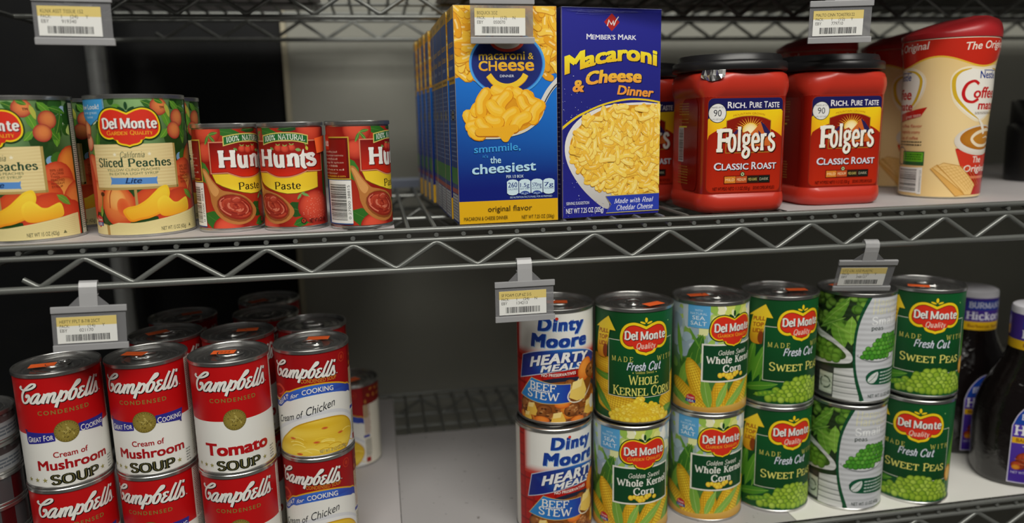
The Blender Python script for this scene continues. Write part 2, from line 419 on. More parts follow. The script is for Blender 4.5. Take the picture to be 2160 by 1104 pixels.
# surfaces a drawing can be wrapped on --------------------------------------------------
class Flat:
    """vertical plane: u along x, v along z, facing -y"""
    ub = vb = ()
    def __init__(s, x0=0, y=0, z0=0, step=.02, ax='x'): s.x0, s.y, s.z0, s.step, s.ax = x0, y, z0, step, ax
    def at(s, u, v, z):
        if s.ax == 'x': return (s.x0+u, s.y-z*s.step, s.z0+v), (0, -1, 0)
        if s.ax == '-x': return (s.x0-z*s.step, s.y-u, s.z0+v), (-1, 0, 0)
        return (s.x0+u, s.y+v, s.z0+z*s.step), (0, 0, 1)
class Round:
    """can or bottle wall: profile [(z, r)], u measured along the girth of radius R"""
    def __init__(s, R, prof=None, step=.012, n=90):
        s.R, s.step = R, step; s.d = 2*pi/n
        s.prof = prof or [(-1e3, R), (1e3, R)]
        s.ub = [k*s.d*R for k in range(-n, n+1)]; s.vb = [p[0] for p in s.prof[1:-1]]
    def r(s, v):
        p = s.prof
        for a, b in zip(p, p[1:]):
            if v <= b[0]: t = (v-a[0])/(b[0]-a[0]); return a[1]+(b[1]-a[1])*max(t, 0)
        return p[-1][1]
    def at(s, u, v, z):
        a = u/s.R; k = math.floor(a/s.d+1e-9); t = a/s.d-k; r = s.r(v)+z*s.step
        a0, a1 = k*s.d, (k+1)*s.d
        x = r*(sin(a0)*(1-t)+sin(a1)*t); y = -r*(cos(a0)*(1-t)+cos(a1)*t)
        return (x, y, v), (sin(a), -cos(a), 0)
class Girth:
    """wall following a closed outline [(x,y)...] that starts at the front centre and runs to +x"""
    def __init__(s, P, step=.015):
        s.P = P; s.step = step; s.c = [0.]; n = len(P); s.N = []
        for i in range(n):
            a, b = P[i], P[(i+1) % n]; s.c.append(s.c[-1]+math.hypot(b[0]-a[0], b[1]-a[1]))
            p, q = P[i-1], P[(i+1) % n]; m = Vector((q[1]-p[1], -(q[0]-p[0]))); m.normalize(); s.N.append(m)
        L = s.c[-1]; s.ub = sorted([x-L for x in s.c]+s.c); s.vb = (); s.L = L
    def at(s, u, v, z):
        w = u % s.L; n = len(s.P); i = 0
        while i < n-1 and s.c[i+1] <= w+1e-7: i += 1
        t = (w-s.c[i])/(s.c[i+1]-s.c[i]); a, b = s.P[i], s.P[(i+1) % n]; na, nb = s.N[i], s.N[(i+1) % n]
        o = z*s.step; N = na*(1-t)+nb*t
        return (a[0]*(1-t)+b[0]*t+N.x*o, a[1]*(1-t)+b[1]*t+N.y*o, v), (N.x, N.y, 0)

def _cut(P, ax, lo, hi):
    for val, sg in ((lo, 1), (hi, -1)):
        out = []
        for i in range(len(P)):
            a, b = P[i-1], P[i]; da, db = (a[ax]-val)*sg, (b[ax]-val)*sg
            if (da < -1e-9) != (db < -1e-9) and abs(da-db) > 1e-12:
                t = da/(da-db); out.append(tuple(a[k]+(b[k]-a[k])*t for k in range(6)))
            if db >= -1e-9: out.append(b)
        P = out
        if len(P) < 3: return []
    return P
def _split(P, ax, br):
    if not br: return [P]
    lo = min(p[ax] for p in P); hi = max(p[ax] for p in P)
    ins = [x for x in br if lo+1e-7 < x < hi-1e-7]
    if not ins: return [P]
    e = [lo]+ins+[hi]
    return [q for q in (_cut(P, ax, a, b) for a, b in zip(e, e[1:])) if len(q) > 2]
def wrap_mesh(art, surf, name, mat, clip=None):
    V = []; F = []; N = []; Cc = []
    for t in art.T:
        P = t
        if clip:
            P = _cut(P, 0, clip[0], clip[1])
            if len(P) > 2: P = _cut(P, 1, clip[2], clip[3])
            if len(P) < 3: continue
        ar = sum(P[i-1][0]*P[i][1]-P[i][0]*P[i-1][1] for i in range(len(P)))
        if abs(ar) < 1e-7: continue
        if ar < 0: P = P[::-1]
        for q in _split(P, 0, surf.ub):
            for w in _split(q, 1, surf.vb):
                n = len(V); mu = sum(p[0] for p in w)/len(w)
                for p in w:
                    uu = p[0]+(mu-p[0])*1e-6
                    pos, nr = surf.at(uu, p[1], p[2]); V.append((pos[0]*K, pos[1]*K, pos[2]*K)); N.append(nr); Cc += [p[3], p[4], p[5], 1.]
                F.append(list(range(n, len(V))))
    me = bpy.data.meshes.new(name); me.from_pydata(V, [], F)
    me.polygons.foreach_set('use_smooth', [True]*len(F))
    at = me.color_attributes.new('ink', 'FLOAT_COLOR', 'POINT'); at.data.foreach_set('color', Cc)
    me.normals_split_custom_set_from_vertices(N)
    me.materials.append(mat)
    return me
def wrap(art, surf, name, mat, parent, clip=None):
    return link(bpy.data.objects.new(name, wrap_mesh(art, surf, name, mat, clip)), parent)
# ------------------------------------------------------------------ label artwork (u right, v up, millimetres on the pack)
WHITE = '#e9e8e2'
def shield(A, cx, cv, w, kind, dark='#0b3a12', yel='#f2cf1c', red='#d8301c'):
    """Del Monte shield, cx/cv = centre of the notch base, w = half width"""
    h = [(0, 28.6), (-5, 31), (-11, 32.4), (-17.5, 30.8), (-22.3, 26), (-24.5, 18.4), (-23.6, 12), (-19.8, 7.8), (-15, 6.2), (-10.6, 6.8), (-9.3, 3.6), (-6, 1.8), (-2.4, 1), (0, 0)]
    k = w/24.5; L = [(cx+x*k, cv+y*k) for x, y in h]
    L = L[:1]+catmull(L[1:10], 4)+catmull(L[9:], 3)
    full = L+[(2*cx-x, y) for x, y in L[-2:0:-1]]
    A.poly(full, dark); A.up()
    A.poly(inset(full, 1.0*k if kind != 'q' else .5*k), yel); A.up()
    A.poly(inset(full, 2.2*k if kind != 'q' else 3.0*k), red if kind != 'q' else '#7c1712'); A.up()
    if kind == 'q': A.poly(inset(full, 3.7*k), red); A.up()
    b = cv+15.8*k; c = cv+23.4*k
    for col, dx, dy, g in (('#3b0f10' if kind == 'q' else '#6b1f2c', .5*k, -.6*k, .25), (WHITE, 0, 0, 0.)):
        A.roman('Del', cx-19.6*k+dx, cx-7.6*k+dx, b+dy, c+dy, col, 2.5, 1.5, grow=g, serif=.5)
        A.roman('Monte', cx-5.6*k+dx, cx+21*k+dx, b+dy, c+dy, col, 2.3, 1.5, grow=g, serif=.5); A.up()
    if kind == 'q':
        A.roman('Quality', cx-9.2*k, cx+9.2*k, cv+7.2*k, cv+12.6*k, '#f0dccb', 1.5, .8, shear=.25, serif=0); A.up()
        for x, y, rx, ry, ro in ((-3.2, 31.6, 2.6, .9, -.35), (3.2, 31.6, 2.6, .9, .35), (0, 34, 1.3, 2.4, 0)):
            A.ell(cx+x*k, cv+y*k, rx*k, ry*k, yel, rot=ro)
    else:
        A.roman('Garden Quality', cx-16.4*k, cx+17.4*k, cv+10.6*k, cv+13.8*k, '#f3b62a', 1.3, .7, sc=.78, serif=.5); A.up()
        for x, y, rx, ry, ro in ((-3.4, 30.8, 2.9, .9, -.5), (3.4, 30.8, 2.9, .9, .5), (0, 33.2, 1.2, 2.9, 0)):
            A.ell(cx+x*k, cv+y*k, rx*k, ry*k, '#10401c', rot=ro)
    A.up()
def bokeh(A, rnd, a, b, c, d, cols, n, r):
    for i in range(n):
        k = rnd.uniform(*r); A.ell(rnd.uniform(a, b), rnd.uniform(c, d), k, k*rnd.uniform(.5, 1.3), rnd.choice(cols), rot=rnd.uniform(0, 3), n=12, clip=(a-2, b+2, c, d)); A.up(.15)
def leaf(A, u, v, l, w, rot, col, vein='#9cc24a'):
    P = [(0, 0), (.25, .42), (.55, .5), (.82, .3), (1, 0), (.82, -.25), (.55, -.42), (.25, -.36)]
    f = lambda x, y: (u+(x*l)*cos(rot)-(y*w)*sin(rot), v+(x*l)*sin(rot)+(y*w)*cos(rot))
    A.poly([f(*p) for p in P], col); A.up(.3); A.stroke([f(0, 0), f(.5, .06), f(.97, 0)], .25, vein); A.up(.3)
def pieces(A, rnd, pts, r, c0s, c1, hl=(-.3, .35), asp=(.85, 1.1)):
    for (x, y) in pts:
        k = r*rnd.uniform(.85, 1.12); A.ell(x, y, k, k*rnd.uniform(*asp), rnd.choice(c0s), c1, hl, rnd.uniform(-.4, .4), n=12); A.up(.35)
def tinylines(A, rnd, a, b, c, d, col, n, h=.5, seg=3):
    """rows of print too small to read"""
    for i in range(n):
        v = d-(d-c)*(i+.5)/n; x = a
        while x < b-1:
            w = rnd.uniform(1, 3.2)*seg/3; A.rect(x, min(x+w, b), v-h/2, v+h/2, col); x += w+rnd.uniform(.5, .9)
def bars(A, rnd, a, b, c, d, vertical=True, col='#151515', bg=WHITE, m=1.5):
    A.rect(a-m, b+m, c-m, d+m, bg); A.up(); x = a if vertical else c; e = b if vertical else d
    while x < e-.3:
        w = rnd.choice((.25, .35, .5, .8)); w = min(w, e-x)
        A.rect(*((x, x+w, c, d) if vertical else (a, b, x, x+w)), col); x += w+rnd.choice((.25, .35, .6))
    A.up()
def usa(A, u, v, k=1.):
    A.poly([(u-5*k, v), (u-4.4*k, v+5*k), (u, v+7*k), (u+4.6*k, v+5*k), (u+5*k, v), (u, v-3.4*k)], '#c92a33'); A.up()
    A.rect(u-5.4*k, u+5.2*k, v-1.8*k, v+1.2*k, '#27408c'); A.text('USA', u-3.6*k, v-1.4*k, v+.8*k, WHITE, u+3.4*k, .2); A.up()
    A.text('Grown', u-3.6*k, v+2.2*k, v+4.4*k, WHITE, u+3.6*k, .2); A.up()
NAV = '#1d2f86'

def art_peach():
    A = Art(); rnd = random.Random(4); H0, H1 = 2., 110.6
    A.grid(-117, 117, H0, H1, lambda u, v: mix('#1f4518', '#8fb878', max(0, min(1, (v-52)/90+.3*sin(u*.11)))), 40, 8); A.up()
    for o in (0, 117):
        bokeh(A, rnd, o-40, o+72 if o == 0 else o+0, 40, 110.6, ['#2c5a1c', '#5a9030', '#8aba4c', '#d4e4c4', '#1f4216', '#7fa9cc', '#a9c4de', '#3a6d24', '#24501a', '#c4dc7a'], 70 if o == 0 else 20, (2, 8))
    for (u, v, l, w, r) in ((14, 108, 16, 7, -.5), (30, 100, 15, 7, -1.2), (38, 108, 14, 7, -.8), (50, 90, 17, 8, -1.6), (52, 78, 14, 7, 2.2), (20, 104, 9, 5, .4), (33, 86, 10, 6, -2.3), (46, 104, 16, 6, -.3), (56, 100, 18, 9, -1.9), (-20, 108, 12, 6, .6), (-24, 72, 12, 6, 1.4)):
        leaf(A, u, v, l, w, r, rnd.choice(('#3f7a22', '#5c962c', '#2f6420', '#7da93a')))
    A.ell(-38, 86, 7.5, 7.5, '#f0a06a', '#b93a2e', (.3, .3)); A.ell(-36, 76, 7, 7, '#f2ae84', '#b8402f', (.3, .3)); A.up()
    for (u, v, r) in ((27.6, 103.4, 7), (44.5, 94.4, 7.2), (39.8, 84.4, 7)):
        A.ell(u, v, r, r, '#e88a4a', '#a32a2c', (.25, .3), n=20); A.up()
    leaf(A, 24, 109, 8, 4, -.4, '#3f7a22'); leaf(A, 33, 106, 12, 4, -1.3, '#b6b548')
    # peaches heaped behind the slices
    for (u, v, rx, ry, c) in ((62, 56, 15, 18, '#f0973c'), (47, 47, 15, 15, '#e2663a'), (52, 34, 17, 16, '#f0a24e'), (66, 26, 18, 20, '#ea8a44'), (36, 34, 14, 14, '#e0632c'), (18, 28, 17, 12, '#d95526'), (40, 18, 22, 20, '#dd4f27'), (56, 14, 14, 17, '#d8472a'), (-34, 52, 11, 15, '#e88a5a'), (-32, 33, 10, 13, '#ea9a5a'), (-46, 40, 14, 30, '#d9603a'), (-60, 40, 20, 34, '#e07a40')):
        A.ell(u, v, rx, ry, c, '#c23a22', (-.3, .4), n=20); A.up()
    A.ell(-11, 26, 14.5, 17, '#f0914a', '#c8381c', (-.25, .55), .12, n=28); A.up(); A.ell(-12, 31, 8, 9, '#f6b868', '#ef8f48', (.2, .2), .2, n=20); A.up(); A.ell(-6, 24, 5.4, 8, '#e05a2c', '#e8743a', rot=.2, n=18); A.up()
    A.stroke([(-13, 41), (-17, 34), (-18, 24)], .8, '#b03a1e', smooth=True)
    A.ell(-24.5, 35, 2.2, 1.8, '#4a2512'); A.stroke([(-25, 34), (-26, 27), (-28, 20)], .9, '#5a7a2a', smooth=True); leaf(A, -27, 26, 10, 4, -1.8, '#7aa038')
    leaf(A, 44, 36, 14, 6, -.7, '#6e9a38'); A.up()
    # wooden board
    A.grid(-28.6, 36.4, 40, 74.4, lambda u, v: mix('#ead9a2', '#dcc58a', .5+.5*sin(v*2.3+u*.05)), 4, 26); A.up()
    A.rect(36.4, 38.4, 38.6, 74.2, '#b59a58'); A.rect(-28.6, 38, 38.4, 40.4, '#b79b5c'); A.rect(3, 5, 20, 38.6, '#b59255'); A.up()
    DG = '#12402a'
    A.roman('California', -4.9, 13.1, 63.8, 68.4, DG, 1.3, .7, shear=.3, serif=0)
    for x in (-8.6, 16.8):
        P = [(x+(1.7 if i % 2 == 0 else .75)*sin(pi*i/5), 66.4+(1.7 if i % 2 == 0 else .75)*cos(pi*i/5)) for i in range(10)]; A.poly(P, '#f3ecd0')
    A.roman('Sliced', -24.2, -2.6, 56.8, 63.4, DG, 2., 1., serif=.6); A.roman('Peaches', .8, 33, 56.6, 62.8, DG, 2., 1., serif=.6)
    A.text('YELLOW CLING PEACHES', -16.4, 53.2, 55.2, '#44603a', 23.4, .1); A.text('IN EXTRA LIGHT SYRUP', -14.8, 50.2, 52.2, '#44603a', 22, .1)
    A.poly([(-14, 49), (-12.4, 48.2), (19.6, 47.6), (21, 48.4), (20.3, 45), (20.8, 42), (19.4, 42.4), (-13.2, 43), (-14.6, 42.4), (-13.6, 45.6)], '#5b8fd0', lambda u, v: 0); A.up()
    A.text('Lite', -2.6, 43.6, 48, '#17305e', 9.4, .35, shear=.3); A.up()
    def sl(P, c0, c1):
        cx = sum(p[0] for p in P)/len(P); cy = sum(p[1] for p in P)/len(P); vmin = min(p[1] for p in P); vmax = max(p[1] for p in P)
        A.poly(catmull(P, 4, True), lambda u, v: mix(c1, c0, min(1, max(0, (v-vmin)/(vmax-vmin)*1.3)))); A.up()
        A.poly(catmull(inset(P, 1.7), 4, True), lambda u, v: mix('#f2a321', '#f9d53c', min(1, max(0, (v-vmin)/(vmax-vmin)*1.2)))); A.up()
    sl([(-7, 21.5), (-3, 24.5), (4, 26), (11, 30), (17, 35.4), (22, 39.6), (27.5, 40.8), (29.4, 36), (28.6, 31), (24.6, 21), (14, 15.6), (6, 14), (-1, 12.6), (-4.8, 16)], '#f8cf30', '#ef8c1c')
    sl([(18.6, 24), (19.6, 29.4), (24, 32.6), (28, 31), (32, 27), (36, 26.4), (40, 28), (45.8, 29.6), (48, 24), (46.6, 18.6), (36, 16.6), (26, 15.4), (20.4, 17.4)], '#fbd83e', '#f2a01f')
    A.poly([(-56, 2), (-56, 16), (-45, 15), (-22, 9.6), (-12, 12.2), (4, 11.6), (25, 14.6), (56, 19.6), (62, 20), (62, 2)], '#e6d79c'); A.up()
    for i in range(9): A.stroke([(-20, 3.2+i*.9), (0, 3.6+i*1.), (25, 4+i*1.15), (58, 4.4+i*1.6)], .22, '#d2c07e', smooth=True)
    A.poly([(-23.4, 2), (-23.6, 9.8), (-22, 10.2), (-20.6, 9.6), (-20.6, 2)], '#b08a4a'); A.stroke([(-45, 15), (-22, 10)], .7, '#b39a5e'); A.up()
    usa(A, -33, 11)
    A.text('NET WT 15 OZ (425g)', 20, 4.4, 7.4, '#3c3f2a', 42, .12); A.poly([(45.4, 5), (48.4, 5), (46.9, 7.6)], '#6a6844'); A.up()
    A.text('50% LESS', 41, 54.4, 56.2, '#8a3c20', 52); A.text('CALORIES', 41, 51.8, 53.6, '#8a3c20', 52); A.text('THAN', 41, 49.2, 51, '#8a3c20', 48); A.text('PEACHES', 41, 46.6, 48.4, '#8a3c20', 52); A.text('IN HEAVY', 41, 44, 45.8, '#8a3c20', 52); A.text('SYRUP', 41, 41.4, 43.2, '#8a3c20', 50)
    A.text('TM', 28, 101.8, 103.6, '#2a1a14', 31.6, .2)
    # blue corner flag
    A.poly([(-46, 110.6), (-13.2, 110.6), (-13.2, 98.6), (-29, 89.4), (-46, 98)], '#3f9ad6'); A.rect(-14.4, -13, 98, 110.6, '#9fcbe6'); A.up()
    A.text('New Look!', -44, 101.8, 105.6, WHITE, -17.6, .2); A.text('Same great', -40, 98.2, 100.4, '#bfe0f2', -20); A.text('taste', -34, 95, 97, '#bfe0f2', -25); A.up()
    shield(A, 3.5, 71, 24.5, 'g')
    # nutrition strip at the seam
    A.rect(64, 74, H0, H1, '#20361f'); A.up(); A.rect(66, 73, H0, H1-3, '#d9d6c6'); A.up(); tinylines(A, rnd, 66.6, 72.6, 6, 104, '#3a3a34', 60, .7)
    A.up(); A.rect(-74, -64, H0, H1, '#1d331f'); A.up(); tinylines(A, rnd, -72, -66, 10, 100, '#b9b8a4', 50, .6)
    return A

def tomato(A, u, v, r):
    A.ell(u, v, r, r*.92, '#e2543a', '#96170f', (-.3, .4), n=24); A.up()
def art_hunts():
    A = Art(); rnd = random.Random(8); H0, H1 = 3.6, 84.4
    A.grid(-83, 83, H0, H1, lambda u, v: mix('#8c130c', '#b5321c', .5+.5*sin(u*.13+v*.05)), 40, 6); A.up()
    for (u, v, l, w, r) in ((-30, 84, 26, 8, -.25), (-8, 83, 20, 6, .1), (-46, 60, 22, 12, -1.2), (-44, 16, 24, 16, -.6), (-30, 4, 26, 12, .5), (-6, 20, 18, 14, -.3), (34, 70, 60, 5, -1.6), (36, 80, 30, 6, -1.4), (0, 5, 16, 8, .3), (12, 6, 10, 7, .6)):
        leaf(A, u, v, l, w, r, rnd.choice(('#23501c', '#2f6a22', '#1a4418', '#3d7a2a')), '#5c8c3c')
    tomato(A, 22, 84, 15); tomato(A, -36, 82, 12); tomato(A, -38, 66, 9)
    leaf(A, -34, 80, 9, 3, -.9, '#4c7a34'); leaf(A, -34, 80, 9, 3, -2, '#4c7a34'); leaf(A, -34, 80, 8, 3, .2, '#4c7a34')
    tomato(A, 20, 19, 15.5); tomato(A, -24, 2, 13)
    leaf(A, 8, 31, 7, 2.6, -.4, '#6a9a58'); leaf(A, 8, 31, 6, 2.4, -2.2, '#6a9a58'); leaf(A, 8, 31, 6, 2.4, .6, '#7aa868'); A.up()
    for i in range(60):
        a = rnd.uniform(0, 6.28); q = rnd.uniform(0, 1)**.5*13; A.ell(20+q*cos(a), 19+q*sin(a), .28, .28, '#efb09a', n=6)
    A.up()
    # yellow panel
    Y = [(-34, 48.5), (24.6, 48.5), (24, 35), (14, 32.6), (4.7, 31), (-3, 30.8), (-10, 32.2), (-19, 35), (-26, 38), (-31, 41)]
    A.poly(Y, '#8a6a14'); A.up(); A.poly(inset(Y, .5), lambda u, v: mix('#e8b81e', '#f6dc3c', .5+.5*cos((u+4)/16))); A.up()
    A.roman('Paste', -13.4, 7.8, 34.8, 40.6, '#14130f', 1.7, .75, serif=.8); A.up()
    # wooden spoon of paste
    A.poly(catmull([(-43, 52), (-39, 52), (-34, 44), (-27, 35.5), (-20, 33.4), (-10, 30), (-2, 23), (1.4, 15.8), (-4, 9), (-14, 6), (-24, 8.4), (-32, 15), (-36, 24), (-37, 32), (-40, 42)], 4, True), '#b9763a'); A.up()
    A.poly(catmull([(-42, 51), (-39, 50), (-34, 42), (-29, 35), (-32, 30), (-36, 34), (-39, 43)], 4, True), '#d89a58'); A.up()
    A.ell(-17, 20, 15.6, 11, '#8f4a20', rot=-.42); A.up()
    A.ell(-17, 20.6, 14.4, 9.6, '#b5402a', '#8a2014', (-.1, .4), -.42, n=24); A.up()
    for k in range(60):
        a0 = rnd.uniform(0, 6.28); rr = rnd.uniform(1, 11.5); P = [(-17+rr*cos(a0+t*.25)*1.15, 21+rr*sin(a0+t*.25)*.72-rr*cos(a0+t*.25)*.3) for t in range(6)]
        A.stroke(P, rnd.uniform(.5, 1.5), rnd.choice(('#c8553c', '#b8432c', '#8a2216', '#a33322', '#d4765c', '#972a1c')), smooth=True, n=3); A.up(.1)
    A.ell(-16, 27, 4.6, 3.2, '#c04a34', '#8f2416', (-.3, .3)); A.up(); A.stroke([(-19, 27), (-16, 28.6), (-13.4, 27.6)], .6, '#d98068', smooth=True); A.up()
    # red panel
    P = [(-34.6, 74.4), (31, 74.4), (31, 48.2), (15, 48.6)]+catmull([(14.4, 48.9), (6.8, 46), (0, 44.4), (-6.2, 44.2), (-12, 44.9), (-21.2, 48.6)], 5)+[(-22, 48.6), (-34.6, 48.2)]
    A.poly(P, '#d98a6a'); A.up(); A.poly(inset(P, .9), '#7a0f0a'); A.up()
    A.poly(inset(P, 1.3), lambda u, v: mix('#7c0d08', '#d42a12', max(0, min(1, (62-v)/16)))); A.up()
    for (u, v, r) in ((-8, 68.2, 3.4), (2.8, 68.4, 3.2), (-2.5, 67.6, 3.6)): tomato(A, u, v, r); leaf(A, u, v+2, 2.4, 1, .6, '#6f9a52'); leaf(A, u, v+2, 2.4, 1, 2.4, '#6f9a52')
    leaf(A, -12, 67, 3.6, 2.6, 2.6, '#5c8a48'); leaf(A, 5.4, 67, 5, 3, -.2, '#7aa05c'); A.up()
    for c, dx, dy, g in (('#5a0a06', .5, -.5, .5), ('#eeece6', 0, 0, 0)):
        A.roman('Hun', -27.2+dx, 9+dx, 53.4+dy, 67.4+dy, c, 2.5, 1.5, serif=.35, grow=g); A.roman('s', 13.6+dx, 23+dx, 54+dy, 67+dy, c, 2.3, 1.9, serif=0, grow=g)
        A.stroke([(12+dx, 67+dy), (11+dx, 60+dy), (10.8+dx, 55+dy), (12.2+dx, 52.4+dy), (14+dx, 52+dy)], [.6+g, 3.8+g, 3.8+g, 3+g, .6+g], c, smooth=True)
        A.poly([(7.4+dx, 61+dy), (11+dx, 64+dy), (14.8+dx, 63.4+dy), (14.8+dx, 61.2+dy)], c); A.up()
    leaf(A, 14.4, 69.6, 4, 2.6, -1.3, '#c7c14a'); leaf(A, 13, 73, 3.6, 2, -1.1, '#5d6f2a')
    B = [(-22.6, 78.6), (-12, 80.4), (-2, 80.9), (8, 80.2), (16.8, 78.2), (16.4, 70.6), (8, 73), (-2, 74), (-12, 73.2), (-22.8, 70.6)]
    B = catmull(B[:5], 3)+catmull(B[5:], 3)
    A.poly(B, '#d8c56a'); A.up(); A.poly(inset(B, .8), '#1f6a30'); A.up()
    arc = lambda u, v: (u, v-((u+3)/13)**2*1.05)
    A.roman('100%', -20, -9.6, 75.2, 79.4, '#eef0e4', 1.4, .9, warp=arc, serif=.5); A.roman('NATURAL', -7.4, 13.8, 75.2, 79.4, '#eef0e4', 1.7, .8, warp=arc); A.up()
    A.ell(8.4, 8.2, 2.2, 2.2, '#1a0f0c'); A.up(); A.ell(8.4, 8.2, 1.7, 1.7, '#b93a20'); A.up(); A.text('K', 7.6, 7.2, 9.2, '#1a0f0c', 9.4, .3); A.text('NET WT 6 OZ (170g)', 13.4, 6.2, 9.4, '#2a0f0a', 31.4, .15); A.up()
    # side panel with story text and the bar code
    o = -36
    A.rect(o-48, o-6.6, 41.6, 76.4, '#c9a83a'); A.up(); A.rect(o-47, o-7.6, 42.6, 75.4, '#6d0e0a'); A.up(); A.rect(o-46, o-9.4, 44, 74, '#8a120b'); A.up()
    A.rect(o-40, o-28, 66, 78, '#c22a18'); A.up(); A.roman('Hunts', o-39, o-28.6, 69, 74, '#eeece6', 2.2, 1.4, serif=.3)
    for k, t in enumerate(('No artificial', 'or added preservatives', 'No added', 'seasonings & spices', 'Since 1888', 'a blend', 'Great flavor')): A.text(t, o-45, 63.6-k*2.9, 65-k*2.9, '#d8b8a4', o-12+(-6 if k % 2 == 0 else 0))
    A.text('www.hunts.com', o-40, 43.8-.2, 45.4, '#e8b23a', o-11)
    A.rect(o-47, o-6.8, 4.4, 41.4, '#1f4d86'); A.up(); A.rect(o-32, o-6.6, 5.4, 41, '#f0efea'); A.up()
    bars(A, rnd, o-30, o-11.4, 8, 38, vertical=False, m=.3)
    A.text('0 27000 38815', 0, 0, 2, '#222', 28, warp=lambda u, v: (o-8-v*1.05, 9+u)); A.up()
    return A

# hand lettered script name, traced as pen strokes
SCRIPT = ["-24.7,91.1 -26.4,89.7 -24.3,88.1 -21,88 -16.4,89.3 -12.9,91.3 -12.3,93.2 -14.7,93.4 -18.8,90.8 -23.2,86.9 -25.4,82.9 -25.6,78.8 -23.9,76.7 -20.9,77.9 -18.6,81.1 -18.8,83.6 -20.4,83.6 -21.4,81.4",
 "-9.3,85 -11.7,84.9 -14.6,82.9 -17.1,79.4 -17.4,77.2 -15.3,77 -12.6,79.8 -9.5,84.2", "-9.3,84.8 -11.3,80.9 -12.4,77.9 -11.6,76.7 -9,78.8 -6,83", "-5.3,84.8 -7.9,76.4", "-6.6,79.5 -4.4,83.4 -2.5,84.6 -2.1,83 -4.6,76.4", "-3.4,79.8 -.9,83.5 1.3,84.7 1.7,83 -.3,78.2 .1,76.6 2.2,77.9 4.9,81.6",
 "7,86 4.2,79.5 1.2,72", "5,79.6 7.2,83.4 9.6,84.4 10.2,82 8.6,78.3 6.4,76.7 5,77.8", "10.2,82 12.7,83.4 16.1,86.6 20,89 21.2,91 19.8,91.6 17,88.4 13.8,83.7 11.8,79 11.9,76.9 14,77 16.8,80.6 17.6,83.8 16,84.9 14.6,84.2",
 "24.6,84 22.8,85 20.8,83.8 21.6,81.5 23.2,81.2", "21.6,81.5 19.3,79.5 18.4,77.2 20,76.2 22.6,77.4 25,80", "31.6,91 27.8,84.8 24.9,77.9 25.2,76.2 27,76.8 29,79", "36,91.4 32.2,84.4 29,78.1 29.2,76 31.2,76.4 33.4,79", "38.7,90.8 37.8,88.4", "33,78 36.6,84.8 37,80.5 37.4,77.4 35.8,75.9 33.6,76.4"]
def campbells(A, base='#c9c8c2', k=1., du=0., dv=0., dark='#1c0503'):
    for c, dx, dy, g in ((dark, .55, -.6, .35), (WHITE, 0, 0, 0)):
        for st in SCRIPT:
            P = [(float(q.split(',')[0])*k+du+dx, float(q.split(',')[1])*k+dv+dy) for q in st.split()]
            A.stroke(P, (2.35+g)*k, c, (1.35+g)*k, smooth=True, n=4); A.up(.15)
        A.ell(40.2*k+du+dx, 76.6*k+dv+dy, .5, .5, c, n=8); A.up()
def medal(A, u, v, r=9.5):
    rnd = random.Random(2)
    A.ell(u, v, r, r, '#6b5d24', n=40); A.up(); A.ell(u, v, r-.5, r-.5, '#9a8a3e', '#877732', n=40); A.up(); A.ell(u, v, r-2.2, r-2.2, '#7a6a2a', n=32); A.up(); A.ell(u, v, r-2.5, r-2.5, '#8f7f38', n=32); A.up()
    for i in range(34):
        a = rnd.uniform(0, 6.28); q = rnd.uniform(0, r-3.4); A.ell(u+q*cos(a), v+q*sin(a), rnd.uniform(.4, 1.4), rnd.uniform(.3, .9), rnd.choice(('#b3a45c', '#5c4f1e', '#a39448', '#6f6228')), rot=rnd.uniform(0, 3), n=8); A.up(.1)
    for i in range(26):
        a = 2*pi*i/26; A.ell(u+(r-1.3)*cos(a), v+(r-1.3)*sin(a), .45, .45, '#5c4f1e', n=6)
    A.up()
RED = '#bd0c10'
def soup_base(A, edge):
    A.rect(-104, 104, 1.6, 98, '#e6e5df'); A.up()
    A.poly([(-104, 98)]+[(u, edge(u)) for u in range(-104, 105, 4)]+[(104, 98)], RED); A.up()
def soup_back(A, rnd, o=0):
    A.rect(o+49, o+92, 1.6, 98, '#e6e2d6'); A.up(); tinylines(A, rnd, o+51, o+60, 50, 96, '#7a2a22', 26, .7); tinylines(A, rnd, o+51, o+60, 6, 48, '#3b3b40', 24, .7)
    A.rect(o+64, o+82, 10, 88, '#f0eee6'); A.up(); tinylines(A, rnd, o+65, o+81, 12, 86, '#222', 34, .7); A.up()
    A.rect(o+83, o+92, 1.6, 98, '#d9d2c2'); A.up()
def star(A, u, v, r, col):
    A.poly([(u+(r if i % 2 == 0 else r*.38)*sin(pi*i/5), v+(r if i % 2 == 0 else r*.38)*cos(pi*i/5)) for i in range(10)], col)
def soup_word(A, a, b, c, d):
    A.roman('SOUP', a, b, c, d, '#171b12', 2.7, 1.5, grow=.3, serif=.9); A.up()
    A.roman('SOUP', a, b, c, d, '#7d7238', .5, .25, serif=.4); A.up()
